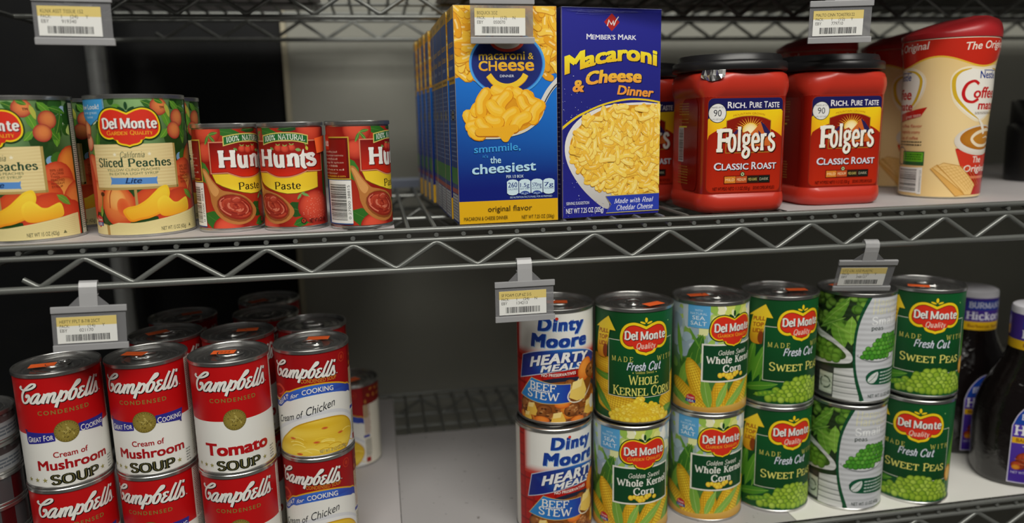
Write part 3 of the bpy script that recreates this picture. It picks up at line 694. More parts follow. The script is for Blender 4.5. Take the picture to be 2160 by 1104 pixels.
def art_mushroom():
    A = Art(); rnd = random.Random(5); soup_base(A, lambda u: 49.2); soup_back(A, rnd); campbells(A)
    A.text('CONDENSED', -13, 66.3, 69.8, '#8a7a38', 26, .3, space=1.3); A.up()
    o = 6.7
    R = [(o-33.5, 51.5), (o-9, 50.4), (o-9, 43), (o-32.5, 40.4), (o-33.6, 43)]; A.poly(R, '#2b2a8c'); A.poly([(o-34.6, 53.6), (o-31.6, 53), (o-33.5, 50)], '#1d1c66')
    R = [(o+9, 54.6), (o+33.5, 55), (o+31.2, 44.2), (o+9, 47.6)]; A.poly(R, '#2b2a8c'); A.poly([(o+31.4, 44.6), (o+29, 44), (o+31.4, 42.4)], '#1d1c66'); A.up()
    A.text('Great For', o-32, 43.4, 48.2, WHITE, o-10.4, .2, sc=.8, warp=lambda u, v: (u, v+(u-o+20)*.10)); A.text('Cooking', o+10.4, 47.4, 52.6, WHITE, o+31, .2, sc=.8, warp=lambda u, v: (u, v+(u-o-20)*.02)); A.up()
    medal(A, o, 50)
    A.text('Cream of', o-12.2, 28.4, 33.2, '#a30d14', o+13.8, .3); A.text('Mushroom', o-25.6, 17.6, 25.8, '#a30d14', o+30.8, .6); A.up()
    soup_word(A, o-16.6, o+20.6, 4.8, 12.6)
    for x in (-36, -28.6, -21.4, 25.2): star(A, o+x, 8.6, 2.4, '#9a9250')
    tinylines(A, rnd, o+32.6, o+38, 4, 17, '#8a8a86', 5, 1.)
    return A
def art_tomato():
    A = Art(); rnd = random.Random(6); soup_base(A, lambda u: 49.2); soup_back(A, rnd); campbells(A)
    A.text('CONDENSED', -13, 66.3, 69.8, '#8a7a38', 26, .3, space=1.3); A.up(); medal(A, 6.7, 50)
    A.text('Tomato', -21, 18.4, 28.8, '#b00d14', 34.6, .9); A.up()
    soup_word(A, -11.8, 25.4, 4.8, 12.6)
    for x in (-30.4, -23.4, -16.8, 30.6): star(A, x, 8.8, 2.3, '#9a9250')
    tinylines(A, rnd, 38, 44, 4, 17, '#8a8a86', 5, 1.)
    return A
def art_chicken():
    A = Art(); rnd = random.Random(7)
    top = lambda u: 69.6-((u-8)/33.)**2*9.6+(1.5*sin(u*.2) if abs(u-8) > 30 else 0)
    soup_base(A, lambda u: max(54, top(u)) if abs(u) < 60 else 54); 
    A.poly([(-60, 98), (-60, 56), (60, 56), (60, 98)], '#9c0a0f'); A.up()
    A.poly([(u, max(52, top(u))+1.4) for u in range(-52, 61, 4)]+[(u, max(52, top(u))-1) for u in range(60, -53, -4)], '#d9a520'); A.up()
    A.poly([(u, max(51.5, top(u))) for u in range(-52, 61, 4)]+[(u, max(46, top(u)-7-2*cos(u*.04))) for u in range(60, -53, -4)], lambda u, v: mix('#27309a', '#3a6fd0', .5+.5*cos(u*.06))); A.up()
    A.poly([(-60, 1.6), (-60, 54)]+[(u, max(46, top(u)-7-2*cos(u*.04))) for u in range(-52, 61, 4)]+[(60, 1.6)], '#e6e5df'); A.up()
    bend = lambda u, v: (u, v+max(46, top(u)-7-2*cos(u*.04)))
    A.text('GREAT', -40, 1.9, 6.2, WHITE, -22, .3, warp=bend); A.text('for', -19.6, 1.9, 5.6, WHITE, -11, .2, .3, warp=bend); A.text('COOKING', -8, 1.9, 6.4, WHITE, 20.5, .3, warp=bend); A.up()
    campbells(A, k=.92, du=-11.5, dv=6.2)
    A.text('CONDENSED SOUP', -8.4, 71.8, 75.4, '#c98a2a', 24.3, .2); A.up()
    A.stroke([(-45, 64), (-40, 66), (-32, 67.6), (-27, 64), (-30, 60), (-36, 58)], [1, 2, 2.6, 2.6, 2, .6], '#c8402c', smooth=True)
    A.ell(32, 90, 4, 4.6, '#c2381c', n=20); A.up(); A.ell(32, 90, 3.3, 3.9, '#9c0a0f', n=20); A.up(); A.ell(32, 90, 1.7, 2, '#b8341a'); A.up()
    B = catmull([(-50, 14), (-42, 24), (-30, 32), (-12, 40.6), (8, 44.6), (24, 43), (38, 36), (48, 24), (48, 1.6), (-50, 1.6)], 4, True)
    A.poly([(p[0], max(1.6, p[1])) for p in B], '#d4d5d9'); A.up(); A.poly([(p[0]+.6, max(1.6, p[1]-3.4)) for p in B], '#e3e3e2'); A.up()
    S = catmull([(-41, 3), (-36, 14), (-27, 22.6), (-18, 30), (-8, 34.6), (6, 37.4), (20, 37.4), (32, 33.6), (40.6, 25), (41.6, 16), (36, 7), (28, 1.8), (10, 1.8), (-20, 1.8)], 4, True)
    A.poly([(p[0], max(1.7, p[1])) for p in S], '#c99a18'); A.up()
    A.poly([(p[0], max(1.7, p[1])) for p in inset(S, 1.2)], lambda u, v: mix('#dfb527', '#f0d050', .5+.5*sin(u*.15+v*.22))); A.up()
    for i in range(16):
        u, v = rnd.uniform(-28, 30), rnd.uniform(4, 30); A.stroke([(u, v), (u+4, v+1.4), (u+9, v+1), (u+13, v-1)], rnd.uniform(.4, 1.2), rnd.choice(('#f6de70', '#e9c63c', '#d7a91f')), smooth=True); A.up(.1)
    for (u, v) in ((-20, 19), (2, 15.4), (25, 20), (-14, 4.4), (10, 28)): A.ell(u, v, 3.2, 1.2, '#c8512c', '#e0982c', n=10); A.up()
    w2 = lambda u, v: (u, v+(u+40)*.335-((u+40)/60)**2*3.4)
    A.text('Cream of', -37, 30, 36.4, '#22252a', -8, .0, .22, warp=w2); A.text('Chicken', -5.4, 30.4, 38, '#22252a', 21, .0, .22, warp=w2); A.up()
    A.text('NET WT 10 1/2 OZ (298g)', 4.3, 4.6, 7.6, '#5c6068', 30.6, .1); A.up()
    A.rect(43, 104, 1.6, 76, '#e4dfcf'); A.rect(43, 104, 76, 98, '#7c1610'); A.up(); [A.ell(46+k*4.2, 80+(k*7)%15, 1.6, 2.4, '#b8762c', rot=k) for k in range(12)]; A.rect(43, 49, 60, 76, '#c9bd94'); A.up(); tinylines(A, rnd, 44, 52, 40, 76, '#8a3a2c', 24, .8); tinylines(A, rnd, 44, 52, 12, 34, '#333', 14, .8); A.rect(42, 50, 36, 39, '#27309a'); A.rect(44, 50, 5, 11, '#a01218'); A.up()
    A.rect(-104, -62, 1.6, 98, '#ddd8c8'); A.up(); tinylines(A, rnd, -100, -66, 6, 94, '#444', 30, .8); tinylines(A, rnd, 68, 100, 6, 74, '#555', 24, .8)
    return A

def art_stew():
    A = Art(); rnd = random.Random(9); H0, H1 = 1.6, 111
    A.rect(-117, 117, H0, H1, '#b3160f'); A.up()
    for i in range(-10, 12): A.rect(i*11, i*11+2.2, H0, H1, '#9a100b'); 
    for i in range(0, 11): A.rect(-117, 117, 4+i*11, 6+i*11, '#8c0d0a' if i % 2 else '#a3120c')
    A.up(); A.rect(-117, -66, H0, H1, '#e6e4de'); A.rect(-66, -62, H0, H1, '#d8d4c8'); A.up()
    A.grid(-54, 54, 66, H1, lambda u, v: mix('#c8301c', '#e7e6e0', max(0, min(1, (v-68)/7, (54-abs(u))/6))), 24, 18); A.up()
    BL = '#173c94'
    for c, dx, g in (('#8ab4de', .5, .6), (BL, 0, 0)):
        sk = lambda u, v: (u, v+.004*0)
        A.text('Dinty', -24.4+dx, 93-dx, 104.6-dx, c, 20.6+dx, 1.1+g*.2, .12, grow=g*.4, space=1.14); A.text('Moore', -32+dx, 77-dx, 89-dx, c, 24.4+dx, 1.1+g*.2, .12, grow=g*.4, space=1.1); A.up()
    A.ell(-6.5, 104.4, 1.6, 1.5, '#d0301e'); A.up()
    R = catmull([(-44.5, 65), (-30, 70.6), (-12, 74), (6, 74.4), (26, 70.6), (43, 62.6)], 4)+catmull([(38, 56), (24, 54), (8, 54.6), (-8, 53.6), (-28, 49), (-49, 42)], 4)
    A.poly(inset(R, -.8), '#c3c9d6'); A.up(); A.poly(R, lambda u, v: mix('#1b2a80', '#2f7fd0', max(0, 1-abs(u-8)/34))); A.up()
    w = lambda u, v: (u, v-((u-2)/32)**2*4.4+.02*u)
    for c, d in (('#0f1a50', .6), ('#e9e9e6', 0)):
        A.text('HEARTY', -33.8+d, 62-d, 71-d, c, 28+d, .95, .22, warp=w, space=1.1); A.text('MEALS', -22.4+d, 54.6-d, 60.6-d, c, 18.6+d, .85, .22, warp=w, space=1.1); A.up()
    A.text('NO PRESERVATIVES', -21.8, 48.4, 51.2, '#ece6dc', 12, .35, warp=lambda u, v: (u, v+(u+5)*.05)); A.up()
    # bowl of stew
    A.poly(catmull([(-50, 2), (-47, 20), (-38, 34), (-20, 44), (0, 47), (24, 44), (44, 34), (50, 20), (50, 2)], 4), '#22263a'); A.up()
    A.poly([(-48, 1.8)]+catmull([(-48, 6), (-46, 18), (-36, 31), (-20, 40), (0, 43), (22, 40), (40, 31), (48, 18), (48, 6)], 4)+[(48, 1.8)], '#8a4a16'); A.up()
    def cube(u, v, r, c):
        A.poly([(u-r, v-r*.6), (u-r*.6, v+r*.8), (u+r*.5, v+r), (u+r, v-.2*r), (u+r*.7, v-r), (u-.2*r, v-r)], c); A.up(.3)
        A.poly([(u-r*.6, v+r*.8), (u+r*.5, v+r), (u+r*.3, v+.25*r), (u-r*.7, v+.1*r)], mix(c, '#fff2b0', .45)); A.up(.3)
    def meat(u, v, r):
        A.ell(u, v, r*1.25, r*.95, '#a0602c', '#5c2e10', (-.3, .4), rnd.uniform(-.5, .5), n=14); A.up(.3)
        for i in range(12): A.ell(u+rnd.uniform(-r, r)*.9, v+rnd.uniform(-r, r)*.6, r*.22, r*.14, rnd.choice(('#c08a54', '#7a421a', '#b47842', '#4a230c')), n=7)
        A.up(.3)
    for i in range(30): 
        u, v = rnd.uniform(-44, 44), rnd.uniform(3, 36)
        if (u/48)**2+((v-2)/40)**2 < 1: rnd.choice((lambda: meat(u, v, 5), lambda: cube(u, v, 4.5, '#dba23c'), lambda: A.ell(u, v, 6, 4, '#e08a2c', '#c4661c', n=14)))()
    A.up()
    for (u, v) in ((-4, 38), (8, 37), (-16, 36)): A.ell(u, v, 7, 3, '#ea9a3c', '#c4661c', n=14); A.up(.3)
    meat(6, 40, 5)
    for (u, v) in ((-40, 16), (-20, 13), (8, 14), (-10, 6), (20, 8)): meat(u, v, 7)
    for (u, v, r) in ((-33, 14, 6.5), (-6, 5.6, 7.4), (30, 13, 8), (-38, 5, 5), (40, 8, 5)): cube(u, v, r, '#e6b84a')
    for (u, v) in ((-22, 4.4), (-2, 20), (14, 3.6)): A.ell(u, v, 7.6, 3.6, '#ee8e34', '#cf5a1a', (0, .4), n=16); A.up(.3)
    B = catmull([(-32.5, 45), (-22, 42.6), (-10, 40.6), (6.4, 39.8)], 4)+catmull([(5, 22.2), (-10, 21.4), (-26, 21.6), (-48, 25)], 4)
    A.poly(inset(B, -.7), '#c9ad6a'); A.up(); A.poly(B, lambda u, v: mix('#2f8bd0', '#1f37a0', max(0, min(1, (u+34)/36)))); A.up()
    w = lambda u, v: (u, v-.07*(u+30)+((u+20)/20)**2*.6)
    A.roman('BEEF', -34.6, -8, 34, 41.4, WHITE, 1.7, 1.0, warp=w, shear=.05); A.roman('STEW', -38, -5.2, 25.4, 33, WHITE, 1.7, 1.0, warp=w, shear=.05); A.up()
    A.stroke([(22, 49), (13, 41), (4.6, 31), (4, 25), (9, 21.4), (18, 22), (28, 29), (34, 38)], 1.2, '#e6dcc4', smooth=True); A.up()
    A.poly(catmull([(20, 47), (13, 40), (5.4, 30), (5, 26), (10, 22.6), (18, 23), (27, 29), (36, 40), (42, 58), (34, 56)], 4, True), '#7a4416'); A.up()
    A.ell(24, 52, 9, 12, '#f09a3c', '#cc5f1c', (-.4, .4), -.5); A.up(); meat(34, 48, 8); cube(15, 33, 10.5, '#e9c862'); A.ell(36, 16, 5, 7, '#d8d6cc', n=18); A.up()
    return A

def corncob(A, rnd, u0, v0, l, w, rot, c0='#f4d23c', c1='#c99616'):
    f = lambda x, y: (u0+x*cos(rot)-y*sin(rot), v0+x*sin(rot)+y*cos(rot))
    P = [(0, -w*.8), (l*.5, -w), (l*.85, -w*.7), (l, 0), (l*.85, w*.7), (l*.5, w), (0, w*.8)]
    A.poly(catmull([f(*p) for p in P], 4, True), c1); A.up(.4)
    nx = int(l/2.6); ny = max(3, int(w*2/2.4))
    for i in range(nx):
        for j in range(ny):
            x = (i+.5)*l/nx; t = (j+.5)/ny*2-1; ww = w*(1 if x < l*.6 else max(.1, 1-((x-l*.6)/(l*.42))**2)); y = t*ww*.9
            A.ell(*f(x, y), 1.25, 1.1*max(.4, 1-t*t*.5), mix(c0, c1, abs(t)*.6), rot=rot, n=7)
    A.up(.4)
def veg_green(kind):
    A = Art(); rnd = random.Random(11+len(kind)); H0, H1 = 2.6, 111
    G = '#0c4a20'
    A.grid(-117, 117, H0, H1, lambda u, v: mix(G, '#0e5c2c', .5+.5*sin(u*.05)), 24, 2); A.up()
    if kind == 'corn':
        corncob(A, rnd, -62, 56, 46, 8.4, -.02); corncob(A, rnd, -64, 38, 52, 11, -.12); corncob(A, rnd, -50, 22, 60, 10, -.16); corncob(A, rnd, 22, 14, 40, 11, .9)
        leaf(A, -66, 46, 46, 7, -.1, '#5c9a34'); leaf(A, -62, 36, 40, 10, -.75, '#4f8c2e'); leaf(A, 12, 8, 26, 9, .2, '#6a9a34')
    else:
        for (u, v, l, w, r) in ((-56, 24, 44, 12, 1.35), (-48, 22, 46, 12, 1.25), (-40, 24, 36, 9, 1.2), (-60, 14, 40, 10, .25), (34, 20, 70, 11, 1.3), (42, 16, 60, 12, 1.45)):
            leaf(A, u, v, l, w, r, rnd.choice(('#5c9a2c', '#74ac38', '#4a8a26')), '#b4d860')
    A.up(); P = [(-37, 82.4), (33.6, 82.4), (33.6, 26.4), (-37, 26.4)]
    A.poly(P, '#d9d9c8'); A.up(); A.poly(inset(P, .6), lambda u, v: mix('#0a3f1b', '#0d5427', (v-26)/56)); A.up()
    shield(A, 0, 67.2, 25.2, 'q')
    Yl = '#d9cf62'
    A.roman('M A D E', -33, -12, 61.6, 66.4, Yl, 1.3, .8); A.roman('W I T H', 11.6, 32.6, 61.6, 66.4, Yl, 1.2, .7)
    for c, d in (('#0a2a4a', .5), ('#dfe4ee', 0)):
        A.roman('Fresh', -18.4+d, -.4+d, 53.4-d, 61-d, c, 1.8, 1.2, shear=.35, serif=0); A.roman('Cut', 2+d, 15.4+d, 53.4-d, 61.4-d, c, 1.8, 1.2, shear=.35, serif=0); A.up()
    if kind == 'corn':
        A.roman('Golden Sweet', -9.6, 8.4, 50.2, 52.6, Yl, 1.2, .8)
        A.ell(-12, 51, .6, .6, Yl, n=8); A.ell(10.8, 51, .6, .6, Yl, n=8)
        A.roman('Whole', -16, 13.6, 39.4, 48.4, '#e6df74', 1.5, .8, sc=.82); A.roman('Kernel', -31.4, 2.4, 28.4, 37.4, '#e6df74', 1.5, .8, sc=.82); A.roman('Corn', 5.6, 29.6, 28.4, 37.6, '#e6df74', 1.5, .8, sc=.82)
        A.up()
        pts = [(rnd.gauss(-4, 11), 4.4+abs(rnd.gauss(0, 8.4))) for i in range(260)]
        pts = [(u, v) for u, v in pts if v < 27-abs(u+4)*.62 and -34 < u < 26]; pts += [(-31+i*2.9, 5+rnd.uniform(-.6, .6)) for i in range(19)]
        pts.sort(key=lambda p: -p[1]); pieces(A, rnd, pts, 3., ['#f8e04a', '#f4d83a', '#fbe866'], '#dcae1c')
    else:
        A.roman('Sweet', -31, 2.4, 37.6, 45.8, '#e6df74', 1.5, .8, sc=.82); A.roman('Peas', 6.4, 29, 37.6, 45.8, '#e6df74', 1.5, .8, sc=.82); A.up()
        pts = []
        for r in range(7):
            for i in range(-9, 10):
                u = -4+i*5.6+(r % 2)*2.8+rnd.uniform(-.9, .9); v = 28-r*4.+rnd.uniform(-.9, .9)
                if v < 30-((u-6)/34)**2*17 and v > 5 and -40 < u < 38: pts.append((u, v))
        pts.sort(key=lambda p: -p[1]); pieces(A, rnd, pts, 3.9, ['#a8c63c', '#98ba32', '#b6d250'], '#3c6a14')
        leaf(A, -46, 9, 26, 6, .3, '#5c9a2c', '#8cba3c'); pieces(A, rnd, [(-42+i*4.4, 10.4+i*1.4) for i in range(5)], 2.2, ['#8cb834'], '#4c7a18')
        A.ell(38, 32, 6, 9.4, '#d9a03c', '#b9781e', n=18); A.up(); A.ell(38, 32, 4, 7, '#e6b85a', n=16); A.up()
    A.up()
    # yellow pull-top arrow
    def arw(u, v): return (u-47, v)
    A.poly([(-36.4, 104.4), (-54.4, 91), (-49.4, 92)]+catmull([(-51.4, 84), (-52.4, 76), (-53, 68), (-50, 63.4), (-43, 62.6), (-38.6, 64)], 3)+[(-38.8, 70), (-37, 80), (-35, 91), (-28.8, 91)], lambda u, v: mix('#d88a1c', '#f2d02c', max(0, min(1, (v-62)/24)))); A.up()
    A.poly(catmull([(-38.6, 64), (-42, 64.2), (-43.6, 68), (-42.6, 74), (-38.2, 76)], 3, True), '#8a3c12'); A.up()
    for k, t in enumerate(('PULL', 'TOP', 'LID!')): A.text(t, -49+k*-.2, 87-k*6.2, 91-k*6.2, '#a02a12', -36.4-k*1.2, .5, .1, warp=lambda u, v: (u, v+(u+43)*.12))
    A.ell(25, 99, .7, .7, '#9ad07a', n=8); A.up()
    A.rect(60, 100, H0, H1, '#dcdccf'); A.up(); tinylines(A, rnd, 62, 98, 8, 104, '#345', 34, .8)
    return A
def art_garden():
    A = Art(); rnd = random.Random(21); H0, H1 = 1.8, 111
    A.grid(-117, 117, H0, H1, lambda u, v: mix('#4a7a34', '#c6d4dc', max(0, min(1, (v-50)/52))), 30, 8); A.up()
    bokeh(A, rnd, -56, 56, 56, 111, ['#8fb24c', '#b8cf6e', '#d8e0dc', '#a9bfcc', '#6f9a3c', '#e8eaa8'], 40, (3, 9))
    bokeh(A, rnd, -12, 56, 84, 111, ['#f0efc0', '#e4e88c', '#f4f4ea', '#d4dc6c'], 26, (4, 9)); bokeh(A, rnd, -56, -28, 56, 111, ['#aebfcb', '#c3d0d8', '#9fb3c2'], 16, (4, 9))
    bokeh(A, rnd, -56, 56, 2, 56, ['#3f6f2a', '#5c8c34', '#7aa648', '#2f5a24'], 40, (3, 8))
    for (u, v, l, w, r) in ((-40, 40, 44, 10, 1.2), (-44, 50, 40, 7, 1.75), (-30, 46, 36, 12, 1.35), (-24, 52, 30, 9, 1.1), (-48, 20, 40, 12, 1.2), (-24, 66, 24, 3, 2.1), (8, 98, 18, 8, 1.1), (-10, 100, 20, 9, 1.9)):
        leaf(A, u, v, l, w, r, rnd.choice(('#4f8c2e', '#79ab40', '#3c7426', '#9cc254')))
    corncob(A, rnd, -16, 8, 52, 9.4, 1.98); corncob(A, rnd, -22, 4, 44, 9, 2.45); corncob(A, rnd, -4, 6, 30, 8, 1.6, '#f0c430'); corncob(A, rnd, 16, 6, 44, 11, .95); corncob(A, rnd, 6, 6, 34, 8, 1.2)
    for (u, v, l, w, r) in ((-14, 4, 40, 11, 1.75), (-30, 2, 34, 10, 2.5), (-8, 6, 30, 8, 1.2), (-2, 4, 46, 9, .75), (28, 2, 34, 10, 1.1)): leaf(A, u, v, l, w, r, rnd.choice(('#8cb84c', '#a4c860', '#78a63e')), '#c4dc8c')
    A.poly(catmull([(-58, 14), (-40, 8), (-20, 7.6), (0, 9.4), (24, 11), (58, 16)], 4)+[(58, 1.8), (-58, 1.8)], lambda u, v: mix('#c08a34', '#e0b65a', max(0, min(1, (v-2)/9)))); A.up()
    usa(A, -33, 12.6)
    A.rect(-37.6, -15.8, 87, 111, '#5aa6d8'); A.up()
    A.text('WITH', -26.8, 103.4, 105.4, '#cfe6f4', align='c'); A.text('NATURAL', -35, 100, 102.2, '#cfe6f4', -18.6); A.text('SEA', -33, 95, 98.8, '#eef6fa', -20.6, .1); A.text('SALT', -34.6, 89.6, 93.4, '#eef6fa', -19, .1); A.up()
    P = [(-23, 72), (38, 72), (38, 33.6), (-23, 33.6)]
    A.poly(P, '#e8e6da'); A.up(); A.poly(inset(P, 1.6), '#0d4424'); A.up()
    A.roman('Golden Sweet', -7.8, 25, 61, 65.6, '#e8e6da', 1.4, .8, shear=.25, serif=.2); A.roman('Whole', -18.4, 6.6, 52.6, 59.4, '#ecebe2', 2., 1.1); A.roman('Kernel', 10.4, 34.4, 52.6, 59.4, '#ecebe2', 2., 1.1); A.roman('Corn', -2.6, 19, 43.6, 50.6, '#ecebe2', 2., 1.1); A.up()
    pieces(A, rnd, [(-5, 40.6), (-1.6, 41.4), (2, 40), (5.4, 40.8), (7, 38), (10.6, 41), (13.4, 42), (19, 40), (4, 38)], 2.5, ['#f6dc48'], '#dca41c')
    shield(A, 8.2, 68, 25, 'g')
    A.rect(62, 104, H0, H1, '#e2e2da'); A.up(); tinylines(A, rnd, 64, 102, 8, 104, '#445', 34, .8)
    return A
def art_smallpeas():
    A = Art(); rnd = random.Random(31); H0, H1 = 3, 111.4
    A.rect(-117, 117, H0, H1, '#c6c8cc'); A.up()
    A.rect(-74, -12, H0, H1, '#22361c'); A.up()
    pieces(A, rnd, [(rnd.uniform(-72, -14), rnd.uniform(74, 109)) for i in range(36)], 5, ['#7aa83c', '#5c8c2c', '#8ab84a'], '#2c5416')
    for (u, v, l, w, r) in ((-50, 70, 46, 12, 1.05), (-56, 76, 40, 9, .8), (-30, 56, 34, 18, 1.9), (-24, 60, 30, 14, 1.6), (-60, 72, 34, 5, .5), (-44, 80, 24, 4, -.4)): leaf(A, u, v, l, w, r, rnd.choice(('#6ca034', '#80b040', '#5c9030')), '#b8d878')
    A.poly(catmull([(-74, 80), (-60, 71), (-44, 66), (-30, 57), (-23, 50), (-23, 43), (-32, 40), (-60, 36), (-74, 36)], 4, True), '#d6d6d4'); A.up()
    A.poly(catmull([(-74, 66), (-58, 63), (-42, 60), (-30, 52), (-29, 46), (-40, 42), (-60, 40), (-74, 42)], 4, True), '#3c5a1c'); A.up()
    pieces(A, rnd, [(-60, 58), (-53, 57), (-46, 56), (-64, 50), (-57, 49), (-50, 50), (-42, 51), (-37, 50), (-54, 44), (-46, 44), (-38, 45)], 5.4, ['#8cb842', '#7aaa38'], '#3f6a1c')
    A.rect(-74, -12, H0, 35, '#3a3d3a'); A.up(); A.poly([(-39, 34), (-14, 38), (-14, H0), (-39, H0)], '#d2d3d2'); A.up()
    for v in (9, 15, 20, 27): A.rect(-39, -12, v, v+1.4, '#8d908e')
    A.rect(-56, -40, 6, 28, '#c2cabc'); A.up(); A.stroke([(-48+6*cos(2*pi*i/12), 17+6*sin(2*pi*i/12)) for i in range(12)], 1.5, '#4c5c4c', closed=True); A.up()
    for i in range(3): A.ell(-48+6*cos(2.1*i), 17+6*sin(2.1*i), 1.6, 1.2, '#c2cabc', n=8)
    A.up()
    arc = catmull([(-8.6, 111.4), (-15, 96), (-19.4, 80), (-21, 62), (-20.4, 42), (-17.4, 24), (-11, 3)], 5)
    A.poly(arc+[(90, 3), (90, 111.4)], '#c6c8cc'); A.up()
    A.stroke(arc, [3.6, 2.6, 2.4, 2.6, 3.8], '#0f4c2c'); A.up()
    A.roman('Happy', -6, 22, 102, 107.6, '#d9d6b4', 1.3, .8, serif=.4); A.roman('Harvest', -6.6, 28, 92.6, 101, '#d9d6b4', 1.4, .8, serif=.5)
    A.roman('Small', -6.6, 22, 82, 89.6, '#eceeee', 1.7, .9); A.roman('peas', -6.6, 6, 76.4, 80.6, '#2c3c34', 1.7, 1.); A.up()
    A.poly(catmull([(-17.4, 51), (-13, 46), (-4, 43.4), (8, 43), (22, 46), (34, 52), (34, 56), (8, 50)], 4, True), '#8f9296'); A.up()
    A.poly(catmull([(-16.6, 51), (-12, 47), (-4, 45), (8, 44.6), (22, 47.6), (33, 53), (8, 54)], 4, True), '#d8dadc'); A.up()
    pts = [(-13+i*4.6+(r % 2)*2.2, 49+r*4.2) for r in range(6) for i in range(10)]
    pts = [(u, v) for u, v in pts if v < 73-((u-16)/30)**2*22 and v > 46+max(0, (u-8))*.32 and u < 33]
    pts.sort(key=lambda p: -p[1]); pieces(A, rnd, pts, 3., ['#5ca834', '#4c9a2c', '#6cb440'], '#1f5414')
    A.poly(catmull([(-9, 29), (-6, 33), (0, 35.6), (10, 36), (24, 35), (33, 35)], 4)+[(33, 18)]+catmull([(24, 18.4), (6, 19.6), (-5, 21), (-8.6, 25)], 4), '#0f5236'); A.up()
    A.poly(catmull([(-7, 25), (-4, 30), (3, 33.4), (3.6, 28), (0, 22.4), (-5, 22)], 4, True), '#d0d6d2'); A.up(); A.stroke([(-6, 23), (-1, 27), (2.6, 32)], .5, '#0f5236'); tinylines(A, rnd, 6, 31, 20, 34, '#b9c8c0', 4, 1.4, 4)
    A.text('NET WT 15 OZ (425g)', -5.6, 6.4, 10, '#3a4a44', 27, .15); A.up()
    A.rect(60, 117, H0, H1, '#c0c2c6'); A.rect(-117, -74, H0, H1, '#c6c8cc'); A.up(); tinylines(A, rnd, 62, 104, 8, 104, '#556', 34, .8)
    return A

def macaroni(A, rnd, a, b, c, d, n, l=(6, 11), w=2.1, inside=None, cols=('#f0b020', '#f3be34', '#e8a21a', '#f6cb4c'), edge='#d08a18'):
    for i in range(n):
        u, v = rnd.uniform(a, b), rnd.uniform(c, d)
        if inside and not inside(u, v): continue
        t = rnd.uniform(0, 6.28); L = rnd.uniform(*l); k = rnd.uniform(-.35, .35)
        P = [(u+(x*L)*cos(t)-(k*L*(.25-x*x)*2)*sin(t), v+(x*L)*sin(t)+(k*L*(.25-x*x)*2)*cos(t)) for x in (-.5, -.25, 0, .25, .5)]
        P = [(min(max(p[0], a), b), min(max(p[1], c), d)) for p in P]; col = rnd.choice(cols)
        if sum(math.hypot(P[j][0]-P[j+1][0], P[j][1]-P[j+1][1]) for j in range(4)) < w*1.3: continue
        P2 = [(p[0]+.25, p[1]-.35) for p in P]
        A.stroke(P2, w*1.16, edge, cap=True); A.up(.2)
        A.stroke(P, w, col, cap=True); A.up(.2)
        q = [(p[0]-.2, p[1]+.4) for p in P[1:4]]; A.stroke(q, w*.3, mix(col, '#fff0b0', .55)); A.up(.14)

